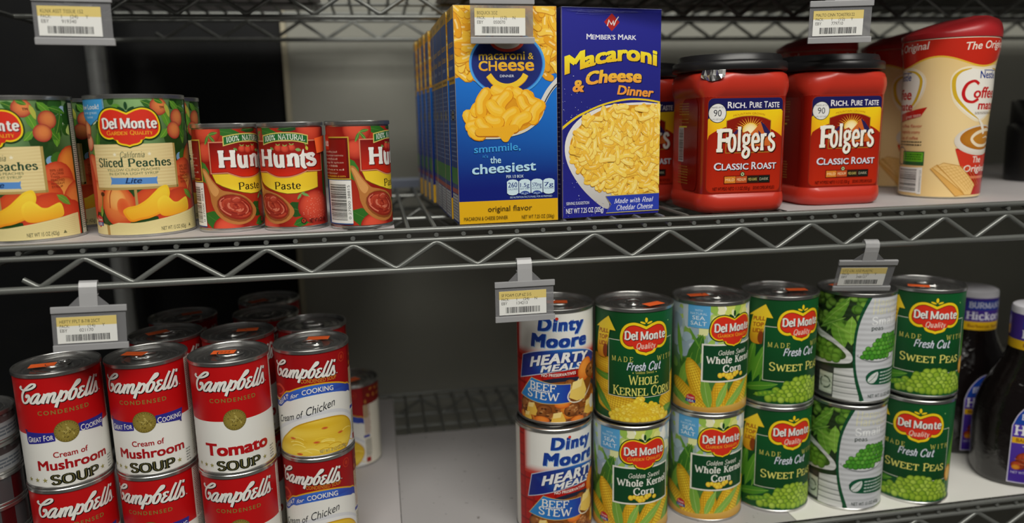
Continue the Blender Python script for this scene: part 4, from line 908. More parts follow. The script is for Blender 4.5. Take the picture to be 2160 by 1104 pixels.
def art_kraft(full=True):
    A = Art(); rnd = random.Random(41); W, H = 87.6, 180.2
    A.grid(0, W, 19.6, H, lambda u, v: mix('#0a1a74', '#1672d0', max(0, min(1, (v-34)/92+.22*(u/W)*max(0, min(1, (v-40)/30))))), 6, 16); A.up()
    A.rect(0, W, 0, 19.6, '#e2ae14'); A.up()
    T = [(0, H), (W, H), (W, 126), (76, 123.6), (64, 130), (20, 132), (12, 124.6), (0, 122)]
    A.poly(T, '#d89a1c'); A.up()
    macaroni(A, rnd, 0, W, 122, H, 260 if full else 60, (12, 19), 5., lambda u, v: v > 128 or (v > 124 and (u < 11 or u > 77)))
    A.up(); A.ell(44.6, 133.6, 32.4, 26.4, '#4aa0e6', n=56); A.up(); A.ell(44.6, 133.6, 30.6, 24.8, '#2c6cc4', n=56); A.up(); A.ell(44.4, 133.8, 30, 24.3, '#141c5c', '#182a78', n=56); A.up()
    A.ell(44.6, 152, 14.6, 9, '#d8402c', n=32); A.up(); A.ell(44.6, 152.6, 12.2, 7.2, '#e9e3dc', n=32); A.up(); A.text('KRAFT', 34, 150.6, 155, '#1d3c94', 55, .5); A.up()
    w = lambda u, v: (u, v-((u-44)/24)**2*.6)
    yy = lambda u, v: mix('#e8a41c', '#f6cf3c', max(0, min(1, (v-128)/13)))
    A.text('macaroni', 20.6, 137, 144, yy, 59.4, .22, warp=w); A.text('&', 62.4, 137.2, 142.4, yy, 67, .2); A.text('CH', 20.4, 128, 135.6, yy, 35.4, .5); A.text('eese', 37, 128, 138.2, yy, 67, .5); A.up()
    A.text('DINNER', 38, 122.6, 124.6, '#dfe4f0', 50, .1); A.up()
    sm = [(28.4, 124.2), (33, 118.6), (39, 115.4), (46, 114.8), (52.6, 117), (57.6, 120.8), (60, 124.6)]
    A.stroke(sm, 5.4, '#c98a14', smooth=True); A.up(); A.stroke([(p[0]*1.0, p[1]+.3) for p in sm], 4.7, '#f0c630', smooth=True); A.up()
    # spoon heaped with pasta
    A.stroke([(73, 98), (76, 104), (81, 112), (89, 120.6)], 5, '#dad7d0', smooth=True); A.up(); A.stroke([(75.6, 100), (79, 106.4), (84, 113.4), (89, 118)], 1.1, '#3a3f4c', smooth=True); A.up()
    A.poly(catmull([(9.2, 80), (11, 74), (17, 72.4), (30, 71.8), (40, 72.4), (56, 76), (66, 81.4), (73, 88), (76, 97), (70, 100), (40, 96), (14, 88)], 5, True), '#d9d2bc'); A.up()
    A.poly(catmull([(10, 81), (12, 75.6), (20, 74.4), (38, 74.6), (56, 78.4), (66, 84), (72, 90), (74, 98), (70, 102), (40, 100), (14, 90)], 5, True), '#e09a18'); A.up()
    A.poly(catmull([(10, 82), (10, 92), (16, 101), (25, 110), (35, 114), (50, 112), (63, 108), (74, 99), (72, 88), (50, 78), (20, 76)], 4, True), '#e09a18'); A.up()
    big = [((10, 92), (14, 88)), ((18, 98), (16, 82)), ((17, 95), (26, 104)), ((12, 83), (24, 90)), ((26, 110), (21, 94)), ((34, 112), (46, 110)), ((34, 104), (46, 111)), ((52, 110), (62, 107)), ((60, 108), (70, 100)), ((56, 104), (64, 94)), ((70, 96), (58, 88)), ((72, 99), (66, 88)), ((44, 108), (36, 92)), ((30, 100), (38, 94)), ((50, 94), (40, 84)), ((60, 90), (50, 82)), ((28, 88), (36, 86)), ((20, 86), (26, 80))]
    for (a, b) in big+[((14, 79), (20, 76))]:
        m = ((a[0]+b[0])/2+(b[1]-a[1])*.14, (a[1]+b[1])/2-(b[0]-a[0])*.14)
        for col, ww, dx, dy in (('#d4840f', 10.4, .3, -.5), (rnd.choice(('#f4b420', '#f6be2c', '#f0ac1c')), 9.6, 0, 0), ('#f8c840', 5, -.8, .9), ('#f8cc58', 1.8, -1.2, 1.6)):
            P = catmull([(a[0]+dx, a[1]+dy), (m[0]+dx, m[1]+dy), (b[0]+dx, b[1]+dy)], 4); A.stroke(P, ww, col, cap=True); A.up(.3)
    A.stroke([(19, 77.4), (34, 77), (50, 79.6)], 7.6, '#b4690e', cap=True); A.up(.3); A.stroke([(19, 78), (34, 77.8), (50, 80.4)], 6.8, '#f0b024', cap=True); A.up(.3)
    A.poly(catmull([(34, 76), (37, 73), (39.6, 69.6), (43.4, 69.4), (46, 73), (49, 77), (41, 79)], 4, True), '#eeb024'); A.up()
    A.text('smmmile,', 14.4, 61.4, 67.6, '#3f9ee0', 54.4, .3, warp=lambda u, v: (u, v+(u-34)*.045)); A.text("it's", 21.6, 56.4, 58.8, '#3f9ee0', 26.2)
    A.text('the', 28, 51.6, 57.2, '#b4dcf0', 37.2, .35); A.text('cheesiest', 12.4, 43.6, 51.6, '#b4dcf0', 67.6, .45, warp=lambda u, v: (u, v+(u-40)*.035)); A.up()
    A.text('PER 1/3 BOX', 41.6, 38.6, 41, '#cfe2f0', 56.6, .2)
    for k, (t, s2, x) in enumerate((('260', 'CALORIES', 0), ('1.5g', 'SAT FAT', 0), ('570mg', 'SODIUM', 0), ('7g', 'SUGARS', 0))):
        u = 42+k*10.7; A.poly([(u, 25.4), (u, 35.4), (u+2, 36.8), (u+5, 37.2), (u+8, 36.8), (u+10, 35.4), (u+10, 25.4), (u+8, 24), (u+5, 23.6), (u+2, 24)], '#cfe6f0'); A.up()
        A.text(t, u+1, 30.4, 34.6 if k == 0 else 33.8, '#16307c', u+9, .2); A.text(s2, u+.8, 28, 29.6, '#16307c', u+9.2, .1)
        if k in (1, 2): A.ell(u+5, 24.6, 4.2, 2.4, '#1c3a94', clip=(u, u+10, 23.8, 30)); A.up(); A.text('8% DV' if k == 1 else '24% DV', u+2, 24.2, 25.6, '#cfe6f0', u+8)
        A.up()
    A.text('SEE NUTRITION FACTS PANEL FOR AS PREPARED', 44.4, 21, 22.6, '#b9d0e6', 82, .05)
    A.text('original', 25, 10.4, 15, '#3a2a10', 44.4, .1); A.text('flavor', 47, 10.4, 15, '#4a3a18', 63.8, -.05); A.text('MACARONI & CHEESE DINNER', 4, 3.4, 6.4, '#4a3810', 42.2, .05); A.text('NET WT 7.25 OZ (206g)', 54.6, 3, 6, '#4a3810', 83.6, .05); A.up()
    return A
def art_kraft_side():
    A = Art(); rnd = random.Random(43); W = 35.; H = 180.2
    A.grid(0, W, 0, H, lambda u, v: mix('#14307e', '#1c58ac', v/H), 2, 6); A.up()
    A.rect(0, W, 170, H, '#e2ae14'); A.rect(0, W, 118, 124, '#dca81a'); A.up()
    A.text('original', 3, 172.6, 177, '#3a2a10', 20); tinylines(A, rnd, 3, 32, 119, 123, '#6a4a10', 1, 2)
    A.text('macaroni', 4, 148, 154, '#e8b82c', 30, .2); A.text('& cheese', 4, 138, 144, '#e8b82c', 30, .2); A.text('dinner', 6, 130, 134, '#cfd8ea', 26)
    tinylines(A, rnd, 3, 32, 52, 114, '#7a94c8', 16, 1.2); A.ell(18, 92, 9, 5, '#8f8a72', '#4a5474'); A.up()
    A.rect(0, W, 34, 48, '#3f8a3a'); A.rect(0, W, 26, 30, '#b04a3c'); A.rect(2, W-2, 2, 25, '#c9cdd2'); A.up(); tinylines(A, rnd, 3, 31, 3, 24, '#5a5f6c', 8, 1)
    return A
def art_members():
    A = Art(); rnd = random.Random(47); W, H = 95.8, 181
    A.grid(0, W, 0, H, lambda u, v: mix('#26289a', '#20227e', .5+.5*sin(v*.02)), 2, 10); A.up()
    A.poly([(47.4, 176.4), (40, 169), (47.4, 161.4), (54.8, 169)], '#b3221f'); A.up()
    for P in (((43, 165.6), (44.6, 170.6), (47, 166.8)), ((47, 166.8), (48.6, 170), (49.4, 166)), ((49.6, 166.6), (51, 170), (53.8, 173.6))): A.stroke(list(P), .9, '#e6e2e0')
    A.up(); A.text("Member's Mark", 23.6, 154.4, 158.8, '#e9eaf2', 70.8, .35, sc=.86); A.up()
    def wv(u, v): t = (u-4)/88; return (u, v+10.8*sin(t*pi*.78)+t*1.2-(.3*(t-.75)*14 if t > .75 else 0))
    for c, d, g in (('#10123c', .7, .6), (lambda u, v: mix('#e8b01c', '#f8e430', max(0, min(1, (v-122)/12))), 0, 0)):
        A.text('M', 4+d, 125.4-d, 139.6-d, c, 21+d, .9+g*.4, warp=wv); A.text('acaroni', 22+d, 125.4-d, 138-d, c, 91+d, .9+g*.4, warp=wv); A.up()
    def wc(u, v): t = (u-10)/66; return (u, v+t*4.4+2.5*sin(t*pi))
    for c, d, g in (('#10123c', .7, .6), (lambda u, v: mix('#ef9a3c', '#f4c63a', max(0, min(1, (v-112)/10))), 0, 0)):
        A.text('&', 10.8+d, 110.4-d, 120-d, c, 20.4+d, .7+g*.4, .1); A.text('Cheese', 23.4+d, 113.6-d, 124-d, c, 76+d, .9+g*.4, .12, warp=wc); A.text('Dinner', 53.2+d, 107.8-d, 115.4-d, c, 88.6+d, .7+g*.4, .2, warp=lambda u, v: (u, v-(u-54)*.08)); A.up()
    A.poly(catmull([(0, 80.4), (10, 87.4), (20, 92.6), (40, 100), (62, 104), (80, 103.6), (W, 101)], 5)+catmull([(W, 99.6), (80, 102), (62, 102.4), (40, 98.4), (20, 90.6), (10, 85), (0, 77.6)], 5), '#e8c822'); A.up()
    B = [(W, 99), (80, 100.6), (61, 100), (38, 97), (18, 88), (6, 75), (2.6, 60), (7, 44), (19, 26), (35, 11), (44, 6.6), (46, 12), (W, 16)]
    B = [B[0]]+catmull(B[1:12], 4)+[B[12]]
    B = [(min(p[0], W), p[1]) for p in B]; A.poly(B, lambda u, v: mix('#b9b6b4', '#e6e3dc', max(0, min(1, (v-6)/50)))); A.up()
    C_ = catmull([(W, 98.4), (70, 98.4), (46, 97), (24, 87), (10, 72), (7.6, 61), (10, 50), (18, 38.6), (32, 29), (52, 20.4), (W, 18)], 4); C_ = [(min(p[0], W), p[1]) for p in C_]
    A.poly(C_, '#d99a24'); A.up()
    macaroni(A, rnd, 8, W, 18, 98, 620, (8, 14), 3.7, lambda u, v: (u > 60 and v > 20 and v < 96) or ((u-62)/52)**2+((v-59)/39)**2 < .93 and v > 21, ('#f7cc4a', '#f9d65c', '#f3c040', '#fadc70'), '#e2a838')
    A.up(); A.poly([(41.6, 18.6), (W, 19), (W, 2.6), (42, 2.6), (46.6, 10.4)], '#c9b860'); A.up(); A.poly([(41.9, 18.1), (W, 18.4), (W, 3.2), (42.4, 3.2), (47, 10.6)], '#2c3fae'); A.up()
    A.roman('Made with Real', 50, 88.8, 11.2, 15.4, '#e8eaf4', 1.5, .9, shear=.3, serif=0); A.roman('Cheddar Cheese'.replace('dd', 'dd'), 52, 88.8, 5, 9.4, '#e8eaf4', 1.5, .9, shear=.3, serif=0)
    A.text('SERVING SUGGESTION', 3.4, 12, 14.6, '#dfe2f0', 25.4, .15); A.text('NET WT 7.25 OZ (205g)', 3.2, 4.4, 8.8, '#e6e8f4', 39.4, .3); A.up()
    for i in range(46): A.ell(rnd.uniform(1, 40)*rnd.choice((1, 1, .4)), rnd.choice((rnd.uniform(1, 50), rnd.uniform(84, 124))), rnd.uniform(.15, .7), rnd.uniform(.1, .35), '#b9c0e0', rot=rnd.uniform(0, 3), n=6)
    for i in range(14): A.stroke([(rnd.uniform(2, 60), 175.6+rnd.uniform(-1, 4)), (rnd.uniform(2, 94), 178+rnd.uniform(-1, 2))], .12, '#6a6eb4')
    A.rect(0, W, H-.7, H, '#8f94c4'); A.rect(0, .6, 2, H, '#5c60ae'); A.up()
    return A

def art_folgers():
    A = Art(); rnd = random.Random(53)
    # front panel, centred a little left of the body axis
    a, b, c, d = -37.4, 33.8, 19.4, 102.4
    def rr(x0, x1, y0, y1, r): return [(x1-r+r*sin(t), y1-r+r*cos(t)) for t in (0, .5, 1.05, pi/2)]+[(x1-r+r*cos(t), y0+r-r*sin(t)) for t in (0, .5, 1.05, pi/2)]+[(x0+r-r*sin(t), y0+r-r*cos(t)) for t in (0, .5, 1.05, pi/2)]+[(x0+r-r*cos(t), y1-r+r*sin(t)) for t in (0, .5, 1.05, pi/2)]
    A.rect(-56, 56, 17.6, 104, '#8c180d'); A.up()
    A.poly(rr(a-.5, b+.5, c-.5, d+.5, 4.6), '#8f3018'); A.up()
    P = rr(a, b, c, d, 4.4); A.poly(P, lambda u, v: mix('#b82a12', '#94190e', max(0, min(1, (v-40)/30)))); A.up()
    yel = [p for p in P if p[1] > 66]; 
    A.poly([(a, 66)]+catmull([(a, 69), (-30, 74), (-16, 78.4), (0, 78), (16, 77), (26, 73), (b, 68)], 4)[1:]+[(b, 97.8), (a, 97.8)], lambda u, v: mix('#f4a01c', '#f4d21c', max(0, min(1, (v-68)/12)))); A.up()
    A.poly([(a, 91.4), (-32, 91), (-10, 91.6), (14, 91.8), (b-2, 92.2), (b, 90.4), (b, 98)]+[(b-4.4+4.4*cos(t), d-4.4+4.4*sin(t)) for t in (0, .5, 1.05, pi/2)]+[(a+4.4-4.4*sin(t), d-4.4+4.4*cos(t)) for t in (0, .5, 1.05, pi/2)], '#1f1e58'); A.poly([(a, 92), (a, 84), (-34, 88), (-26, 92)], '#1f1e58'); A.up()
    A.text('Rich.', -19.6, 93.8, 99.2, '#e8e6ea', -2, .4, sc=.84); A.text('Pure Taste', 1.2, 93.8, 99.2, '#e8e6ea', 29.6, .35, sc=.84); A.up()
    A.ell(-29, 89.6, 8.4, 8.6, '#2a2a34', n=32); A.up(); A.ell(-29, 89.6, 7.8, 8, '#e6e5e2', n=32); A.up(); A.text('90', -32.6, 86.8, 92.4, '#2a2a34', -25.4, .1); A.text('MAKES UP TO', -34.6, 93.8, 95.2, '#44444c', -23.4, .1); A.text('6 FL OZ CUPS', -34.2, 83.4, 84.8, '#44444c', -23.8, .1); A.up()
    A.poly([(-20.6, 54), (-20.6, 83)]+catmull([(-20.6, 83), (-8, 86.4), (4, 87), (14, 85.6), (22.4, 82.6)], 4)+[(22.4, 54)], '#b58a2c'); A.up()
    A.poly([(-20, 54.6), (-20, 82.6)]+catmull([(-20, 82.6), (-8, 85.8), (4, 86.4), (14, 85), (21.8, 82)], 4)+[(21.8, 54.6)], '#8a1c10'); A.up()
    A.text('MOUNTAIN GROWN', -14, 88, 89.8, '#c9861c', 16, .05, warp=lambda u, v: (u, v-((u-2)/18)**2*2.4))
    su, sv = 2.6, 74
    for i in range(15):
        t = .15+i*(pi-.3)/14; A.poly([(su+6*cos(t-.09), sv+5.4*sin(t-.09)), (su+15.5*cos(t), sv+12.4*sin(t)), (su+6*cos(t+.09), sv+5.4*sin(t+.09))], '#f0b432')
    A.up(); A.ell(su, sv, 7.6, 6.6, '#fff2c4', '#f0c43c', n=24); A.up()
    for P2, col in (([(-20, 66), (-12, 73), (-8, 76.6), (-4, 72), (0, 73.6), (4, 70), (8, 64), (-20, 60)], '#a8401c'), ([(-16, 70), (-8, 76.6), (-10, 71)], '#3a2450'), ([(2, 70), (8, 76), (12, 81.6), (16, 79), (21.8, 72), (21.8, 60), (0, 60)], '#d0682a'), ([(12, 81.6), (16, 79), (21.8, 72), (21.8, 66), (16, 72), (14, 77)], '#2c2454'), ([(10, 74), (14, 70), (12, 66)], '#3a2450')): A.poly(P2, col); A.up()
    for c2, dd, g in (('#2c0d08', .9, .8), ('#f0e2c0', .2, .5), ('#f3efe6', 0, 0)):
        A.roman('F', -29.4+dd, -15.4+dd, 55.6-dd, 75.4-dd, c2, 2., 1.3, grow=g, serif=.6)
        A.roman('olgers', -19+dd, 26.4+dd, 56.2-dd, 77.4-dd, c2, 1.75, 1.05, grow=g, serif=.35); A.up()
    for c2, dd, g in (('#2a0a08', .5, .5), ('#dfdce6', 0, 0)):
        A.text('Classic', -31+dd, 39.2-dd, 45.6-dd, c2, 1.6+dd, .45+g*.3, sc=.84); A.text('Roast', 5+dd, 39.2-dd, 45.6-dd, c2, 28.6+dd, .45+g*.3, sc=.84); A.up()
    A.rect(-21.4, 23.4, 26.6, 33.8, '#5c0f0a'); A.up()
    for k, (t, c2, tc) in enumerate((('MILD', '#d9832c', '#f0d0a0'), ('MEDIUM', '#c25426', '#f0d0a0'), ('MED-DARK', '#2a2014', '#c9b864'), ('DARK', '#14201a', '#b0a890'))):
        A.rect(-20.8+k*11, -10.2+k*11, 27.2, 33.2, c2); A.up(); A.text(t, -19.8+k*11, 29, 31.4, tc, -11.2+k*11, .15); A.up()
    A.ell(-3.6, 35, 2.2, 2.2, '#1c3a1c'); A.up(); A.ell(-3.6, 35, 1.6, 1.6, '#c8d0a0'); A.up(); A.poly([(-4.6, 35.6), (-2.6, 35.6), (-3.6, 33.8)], '#1c3a1c')
    A.text('NET WT/PESO NETO 11.3 OZ (320 g)', -31.6, 21, 23.8, '#3a0c08', 4, .1); A.text('GROUND COFFEE/CAFE MOLIDO', 7, 21, 23.8, '#3a0c08', 28, .1); A.up()
    # left flank of the pack
    L = rr(-86, -50, 19, 103, 8); A.poly(L, '#86150c'); A.up()
    bars(A, rnd, -92, -82, 46, 76, vertical=False, bg='#cfcac8', m=1)
    for (v0, v1, n) in ((88, 100, 5), (80, 86, 2), (24, 42, 7)): tinylines(A, rnd, -92, -70, v0, v1, '#b0843a', n, .9)
    A.rect(-92, -74, 77, 78.4, '#e8d83c'); A.up()
    # right flank
    A.poly(rr(50, 86, 19, 103, 8), '#86150c'); A.up(); tinylines(A, rnd, 60, 84, 24, 98, '#b0843a', 22, .9)
    return A
def art_creamer():
    A = Art(); rnd = random.Random(59); H0, H1 = 2., 160
    A.grid(-140, 140, H0, 148, lambda u, v: mix('#e8c684', '#f0d49c', .5+.5*sin(v*.03+u*.02)), 40, 10); A.up()
    band = lambda u: 135-5*cos((u-6)*.075)
    for o in (0,):
        A.poly([(u, 162) for u in range(-140, 141, 280)]+[(u, band(u)) for u in range(140, -141, -4)], '#c42c1c'); A.up()
        A.poly([(u, band(u)) for u in range(-140, 141, 4)]+[(u, band(u)-1.6) for u in range(140, -141, -4)], '#e6b83c'); A.up()
    for o in (0, -78, 90):
        A.text('The Original', o-14, 145, 152, '#eedfd2', o+34, .3, .15, warp=lambda u, v: (u, v+.06*(u-o)))
    A.up()
    for o, f in ((0, 1), (-92, 1)):
        Hh = catmull([(o-22, 112), (o-20, 122), (o-10, 127), (o+6, 126), (o+30, 128), (o+44, 118), (o+40, 100), (o+24, 86), (o+8, 78), (o-6, 84), (o-18, 96)], 5, True)
        A.poly(inset(Hh, -2), '#f2e2c0'); A.up(); A.poly(Hh, '#f1ece2'); A.up()
        A.stroke([(o-6, 127), (o-16, 124), (o-21, 116), (o-18, 100), (o-6, 87), (o+8, 78)], [.6, 2.4, 3.6, 3.4, 2.2, .5], '#d8b02c', smooth=True)
        A.stroke([(o+20, 127), (o+34, 125), (o+41, 116), (o+36, 98), (o+24, 86)], [.6, 2.4, 3.2, 3.2, .5], '#d8b02c', smooth=True); A.up()
        A.text('Nestle', o+4, 117.6, 124.4, '#1d3a8c', o+28, .4); A.rect(o+8, o+28.4, 124.8, 125.6, '#1d3a8c'); A.up()
        for c2, d in (('#f3dcc8', .7), ('#c41f22', 0)):
            A.stroke([(o+3+d, 112-d), (o-2+d, 115-d), (o-9+d, 112-d), (o-12+d, 104-d), (o-9+d, 97-d), (o-2+d, 95-d), (o+4+d, 98-d)], 3.2, c2, 2.4, smooth=True)
            A.text('offee', o-1.4+d, 99-d, 109-d, c2, o+30+d, .5, .1); A.text('mate', o+5+d, 88-d, 96-d, c2, o+32+d, .6, .05); A.up()
    tinylines(A, rnd, 2, 30, 83, 85.6, '#8a7a6a', 2, .6)
    # coffee cup with cream swirl and the wafers
    A.poly([(-14, 50), (-6, 28), (2, 4), (34, 4), (42, 28), (46, 52)], '#b3201a'); A.up(); A.poly([(-14, 49), (-6, 28), (40, 28), (46, 50), (20, 42)], '#d23a26'); A.up()
    A.text('The', 6, 36, 42, '#f0e2d6', 18, .4, .1); A.text('Original', -4, 27, 33.4, '#f0e2d6', 32, .4, .1); A.rect(-4, 38, 20, 22.6, '#e07a5a'); A.up()
    A.ell(15, 58, 31, 15, '#efe9de', '#d9cfc0', n=36); A.up(); A.ell(16, 60, 26.6, 11.6, '#c8862c', '#b06c1e', n=32); A.up()
    A.stroke([(36, 66), (24, 68), (8, 65), (2, 59), (10, 53), (24, 53), (34, 57), (28, 61), (18, 60)], [2, 3, 3.4, 3, 3, 2.4, 2, 1.6, .6], '#f0dfc0', smooth=True); A.up(); A.stroke([(8, 78), (14, 72), (18, 64)], [1, 4, 3], '#f4ead8', smooth=True); A.up()
    for (P, c2) in (([(-36, 30), (-30, 34), (0, 4), (-10, 3)], '#e0ac5c'), ([(-34, 31), (-24, 36), (-8, 33), (12, 14), (8, 4), (0, 4)], '#ecc47c')):
        A.poly(P, c2); A.up(); A.stroke(P, .6, '#c08a3c', closed=True)
    for i in range(9):
        A.stroke([(-30+i*4, 33), (-1+i*2.4, 6+i)], .35, '#d09a4c'); A.stroke([(-32+i*4.4, 31-i*2.6), (-14+i*3, 34-i*2.2)], .35, '#d09a4c')
    A.up()
    # back text, green tag and bar code
    o = -53
    A.poly([(o-26, 84), (o+10, 91), (o+4, 82), (o-26, 76)], '#c2241c'); A.up(); A.text('great taste', o-16, 81.6, 85, '#f0dccc', o+4, .1, warp=lambda u, v: (u, v+(u-o)*.13))
    for k in range(3): A.text(('coffee flavor', 'delightfully creamy', 'cup of coffee')[k], o-24, 71-k*6, 74-k*6, '#c03a2a', o+6-k*2, .05)
    tinylines(A, rnd, o-26, o+6, 52, 58, '#3a3226', 2, 1.2); A.up()
    A.rect(o-18, o+10, 33, 47, '#2c5a34'); A.up(); A.rect(o-17, o+9, 36.6, 46, '#63b02c'); A.up(); tinylines(A, rnd, o-15, o+7, 38, 45, '#2c5a1c', 3, 1.2)
    A.stroke([(o-22+9*cos(2*pi*i/16), 42+9*sin(2*pi*i/16)) for i in range(16)], .8, '#3a3f5c', closed=True); A.up()
    bars(A, rnd, o-24, o+3, 6.6, 29, vertical=False, bg='#ecebe6', m=1.6); A.rect(o+4, o+9, 4, 31, '#ecebe6'); A.up(); A.text('050000302123', 0, 0, 2, '#444', 22, warp=lambda u, v: (o+8-v, 6+u)); A.up()
    return A
def art_sauce():
    A = Art(); rnd = random.Random(61)
    # label on the body front
    P = [(-27, 6)]+catmull([(-27, 70), (-22, 84), (-12, 96), (0, 100), (12, 96), (22, 84), (27, 70)], 4)+[(27, 6)]
    A.poly(P, '#d8d4e4'); A.up(); A.poly(inset(P, .8), lambda u, v: mix('#3c2488', '#5a3cb0', max(0, min(1, v/80)))); A.up()
    A.poly(catmull([(-25.6, 72), (-20, 85), (-11, 95), (0, 98.6), (11, 95), (20, 85), (25.6, 72)], 4), '#1c46a8'); A.up()
    A.roman('BURMANS', -19, 18, 80, 86, '#e6e6ee', 1.6, 1., warp=lambda u, v: (u, v-(u/20)**2*3)); A.roman("'", 9.6, 10.6, 80, 86.6, '#e6e6ee', 1.2, 1., warp=lambda u, v: (u, v-.7)); A.roman('Hickory', -24, 24, 60, 71, '#f0eef2', 2., 1.2); A.up()
    A.rect(-25.8, 25.8, 51, 57.6, '#e8b41c'); A.up(); A.text('BARBECUE SAUCE', -22, 52.4, 56.2, '#7a1c14', 22, .2); A.text('with natural smoke', -16, 47, 49.6, '#d0c8e4', 18, .1)
    for (u, v, r) in ((-10, 34, 11), (6, 36, 12), (18, 31, 9), (-18, 26, 7), (0, 27, 11)): A.ell(u, v, r, r*.7, '#b84a28', '#5c1a10', (-.3, .4), rnd.uniform(-.6, .6), n=18); A.up()
    for i in range(20): A.stroke([(rnd.uniform(-22, 20), rnd.uniform(24, 42)), (rnd.uniform(-22, 20), rnd.uniform(24, 42))], .5, rnd.choice(('#d88a5c', '#7a2a18')))
    A.ell(-20, 24, 4, 3, '#d8902c', '#b8601c'); A.up(); A.text('NET WT 18 OZ (510g)', -24, 16.6, 19.2, '#d0c8e4', 8, .1); bars(A, rnd, 2, 22, 8, 14.6, m=.8)
    return A
def art_sauce_neck():
    A = Art(); rnd = random.Random(62)
    A.rect(-82, 82, 148, 186, '#47308c'); A.up(); A.rect(-82, 82, 148, 158, '#e2b41c'); A.up()
    A.rect(-22, 22, 172, 183, '#27409c'); A.up()
    A.roman("BURMAN'S", -20, 20, 174.6, 181, '#dfe2ee', 1.7, 1.); A.roman('Hickory', -22, 22, 160.6, 169.6, '#e6e4ee', 1.9, 1.1); A.text('Barbecue Sauce', -20, 151, 154.8, '#7a2a14', 20, .2); A.up()
    return A
def art_card(lines, w, h, seed):
    A = Art(); rnd = random.Random(seed)
    A.rect(0, w, 0, h, '#e6e6e2'); A.up(); A.rect(0, w, h*.66, h, '#dcc678'); A.up()
    A.text(lines[0], w*.05, h*.77, h*.89, '#3a3830', w*lines[4]); A.text('PACK:', w*.05, h*.60, h*.71, '#3a3830', w*.21); A.text('1', w*.37, h*.60, h*.71, '#3a3830'); A.text(lines[1], w*.51, h*.60, h*.71, '#3a3830'); A.text(lines[2], w*.75, h*.60, h*.71, '#3a3830'); A.text('EBY', w*.05, h*.43, h*.55, '#3a3830', w*.17); A.text(lines[3], w*.37, h*.43, h*.55, '#3a3830', w*.6); A.up()
    x = w*.14
    while x < w*.86:
        q = rnd.choice((.2, .3, .45, .7)); A.rect(x, x+q, h*.08, h*.33, '#16181c'); x += q+rnd.choice((.22, .3, .5))
    return A
# ------------------------------------------------------------------ the room
def struct(name, mb, mat, bevel=0.):
    o = mb.build(name, mat, None, bevel); o['kind'] = 'structure'; return o
ZU, ZM, ZL = 234.0, 0.0, -313.2          # the three decks
FLOOR, CEIL, WY = -1150.0, 1500.0, 520.0
struct('floor', MB().box(-2600, 2800, -2800, WY+200, FLOOR-20, FLOOR), M_FLOOR)
struct('ceiling', MB().box(-2600, 2800, -2800, WY+200, CEIL, CEIL+20), M_CEIL)
struct('wall_back', MB().box(-190, 2800, WY, WY+120, FLOOR, CEIL), M_WALL)
struct('trim_1', MB().box(-197, -190, WY-8, WY+120, FLOOR, CEIL), M_TRIM, .8)
struct('wall_left', MB().box(-2600, -197, WY+4, WY+120, FLOOR, CEIL), M_BLACK)

# ------------------------------------------------------------------ the wire rack
X0, X1, YD = -423.0, 1101.0, 457.0
rack = thing('wire_shelving_rack', 'grey epoxy wire shelving rack holding all the groceries, zigzag trusses along its shelf edges', 'shelving', (0, 0, 0))
PX, PW = -302.4, 22.99
def zigzag(y, z0, r=2.25, xa=X0+30, xb=X1-30):
    P = []; hi, lo = z0-13.2, z0-34.0; n0 = math.ceil((xa+44-PX)/(3*PW)); n1 = math.floor((xb-44-PX)/(3*PW))
    def pk(x, z, up):
        s = -1 if up else 1
        return [(x-5.6, y, z+s*2.9), (x-2.6, y, z+s*.9), (x, y, z), (x+2.6, y, z+s*.9), (x+5.6, y, z+s*2.9)]
    h = 1.5*PW
    x = PX+n0*3*PW-h
    P += [(x-11, y, lo+6.4)]+pk(x, lo, False)
    for i in range(n0, n1+1):
        x = PX+i*3*PW
        P += pk(x, hi, True)+pk(x+h, lo, False)
    P += [(x+h+11, y, lo+6.4)]
    return MB().tube(P, r, 10)
def rod(x0, x1, y, z, r): return MB().tube([(x0, y, z), (x1, y, z)], r, 12)
for zi, z in enumerate((ZU, ZM, ZL)):
    w = MB(); k = math.ceil((X0+8-PX)/PW)
    while PX+k*PW < X1-8:
        x = PX+k*PW
        w.tube([(x, -1.6, z-6.9), (x, 3.6, z-6.6), (x, 9, z-4), (x, 15, z-2.5), (x, YD-15, z-2.5), (x, YD-9, z-4), (x, YD-3.6, z-6.6), (x, YD+1.6, z-6.9)], 2.0, 8)
        k += 1
    for y in (110, 343): w.tube([(X0+10, y, z-6.4), (X1-10, y, z-6.4)], 2.2, 8)
    w.tube([(X0, 12, z-8), (X0, YD-12, z-8)], 2.6, 8); w.tube([(X1, 12, z-8), (X1, YD-12, z-8)], 2.6, 8)
    w.tube([(X0, 12, z-35.8), (X0, YD-12, z-35.8)], 2.6, 8); w.tube([(X1, 12, z-35.8), (X1, YD-12, z-35.8)], 2.6, 8)
    deck = w.build('wire_shelf', M_ROD, rack)
    for y in (0, YD):
        rod(X0, X1, y, z-2.5, 2.5).build('top_rail', M_ROD, deck)
        rod(X0, X1, y, z-11.2, 2.3).build('middle_rail', M_ROD, deck)
        rod(X0, X1, y, z-35.8, 2.9).build('bottom_rail', M_ROD, deck)
        zigzag(y, z).build('zigzag_truss', M_ROD, deck)
    rod(X0, X1, YD/2, z-35.8, 2.6).build('bottom_rail', M_ROD, deck)
    zigzag(YD/2, z+2).build('zigzag_truss', M_ROD, deck)
    cl = []
    for (x, y) in ((X0, 0), (X1, 0), (X0, YD), (X1, YD)):
        MB().lathe([(12.9, z-40), (15.4, z-40), (17, z+2), (12.9, z+2), (12.9, z-40)], 24, x, y).build('corner_collar', M_ROD, deck)
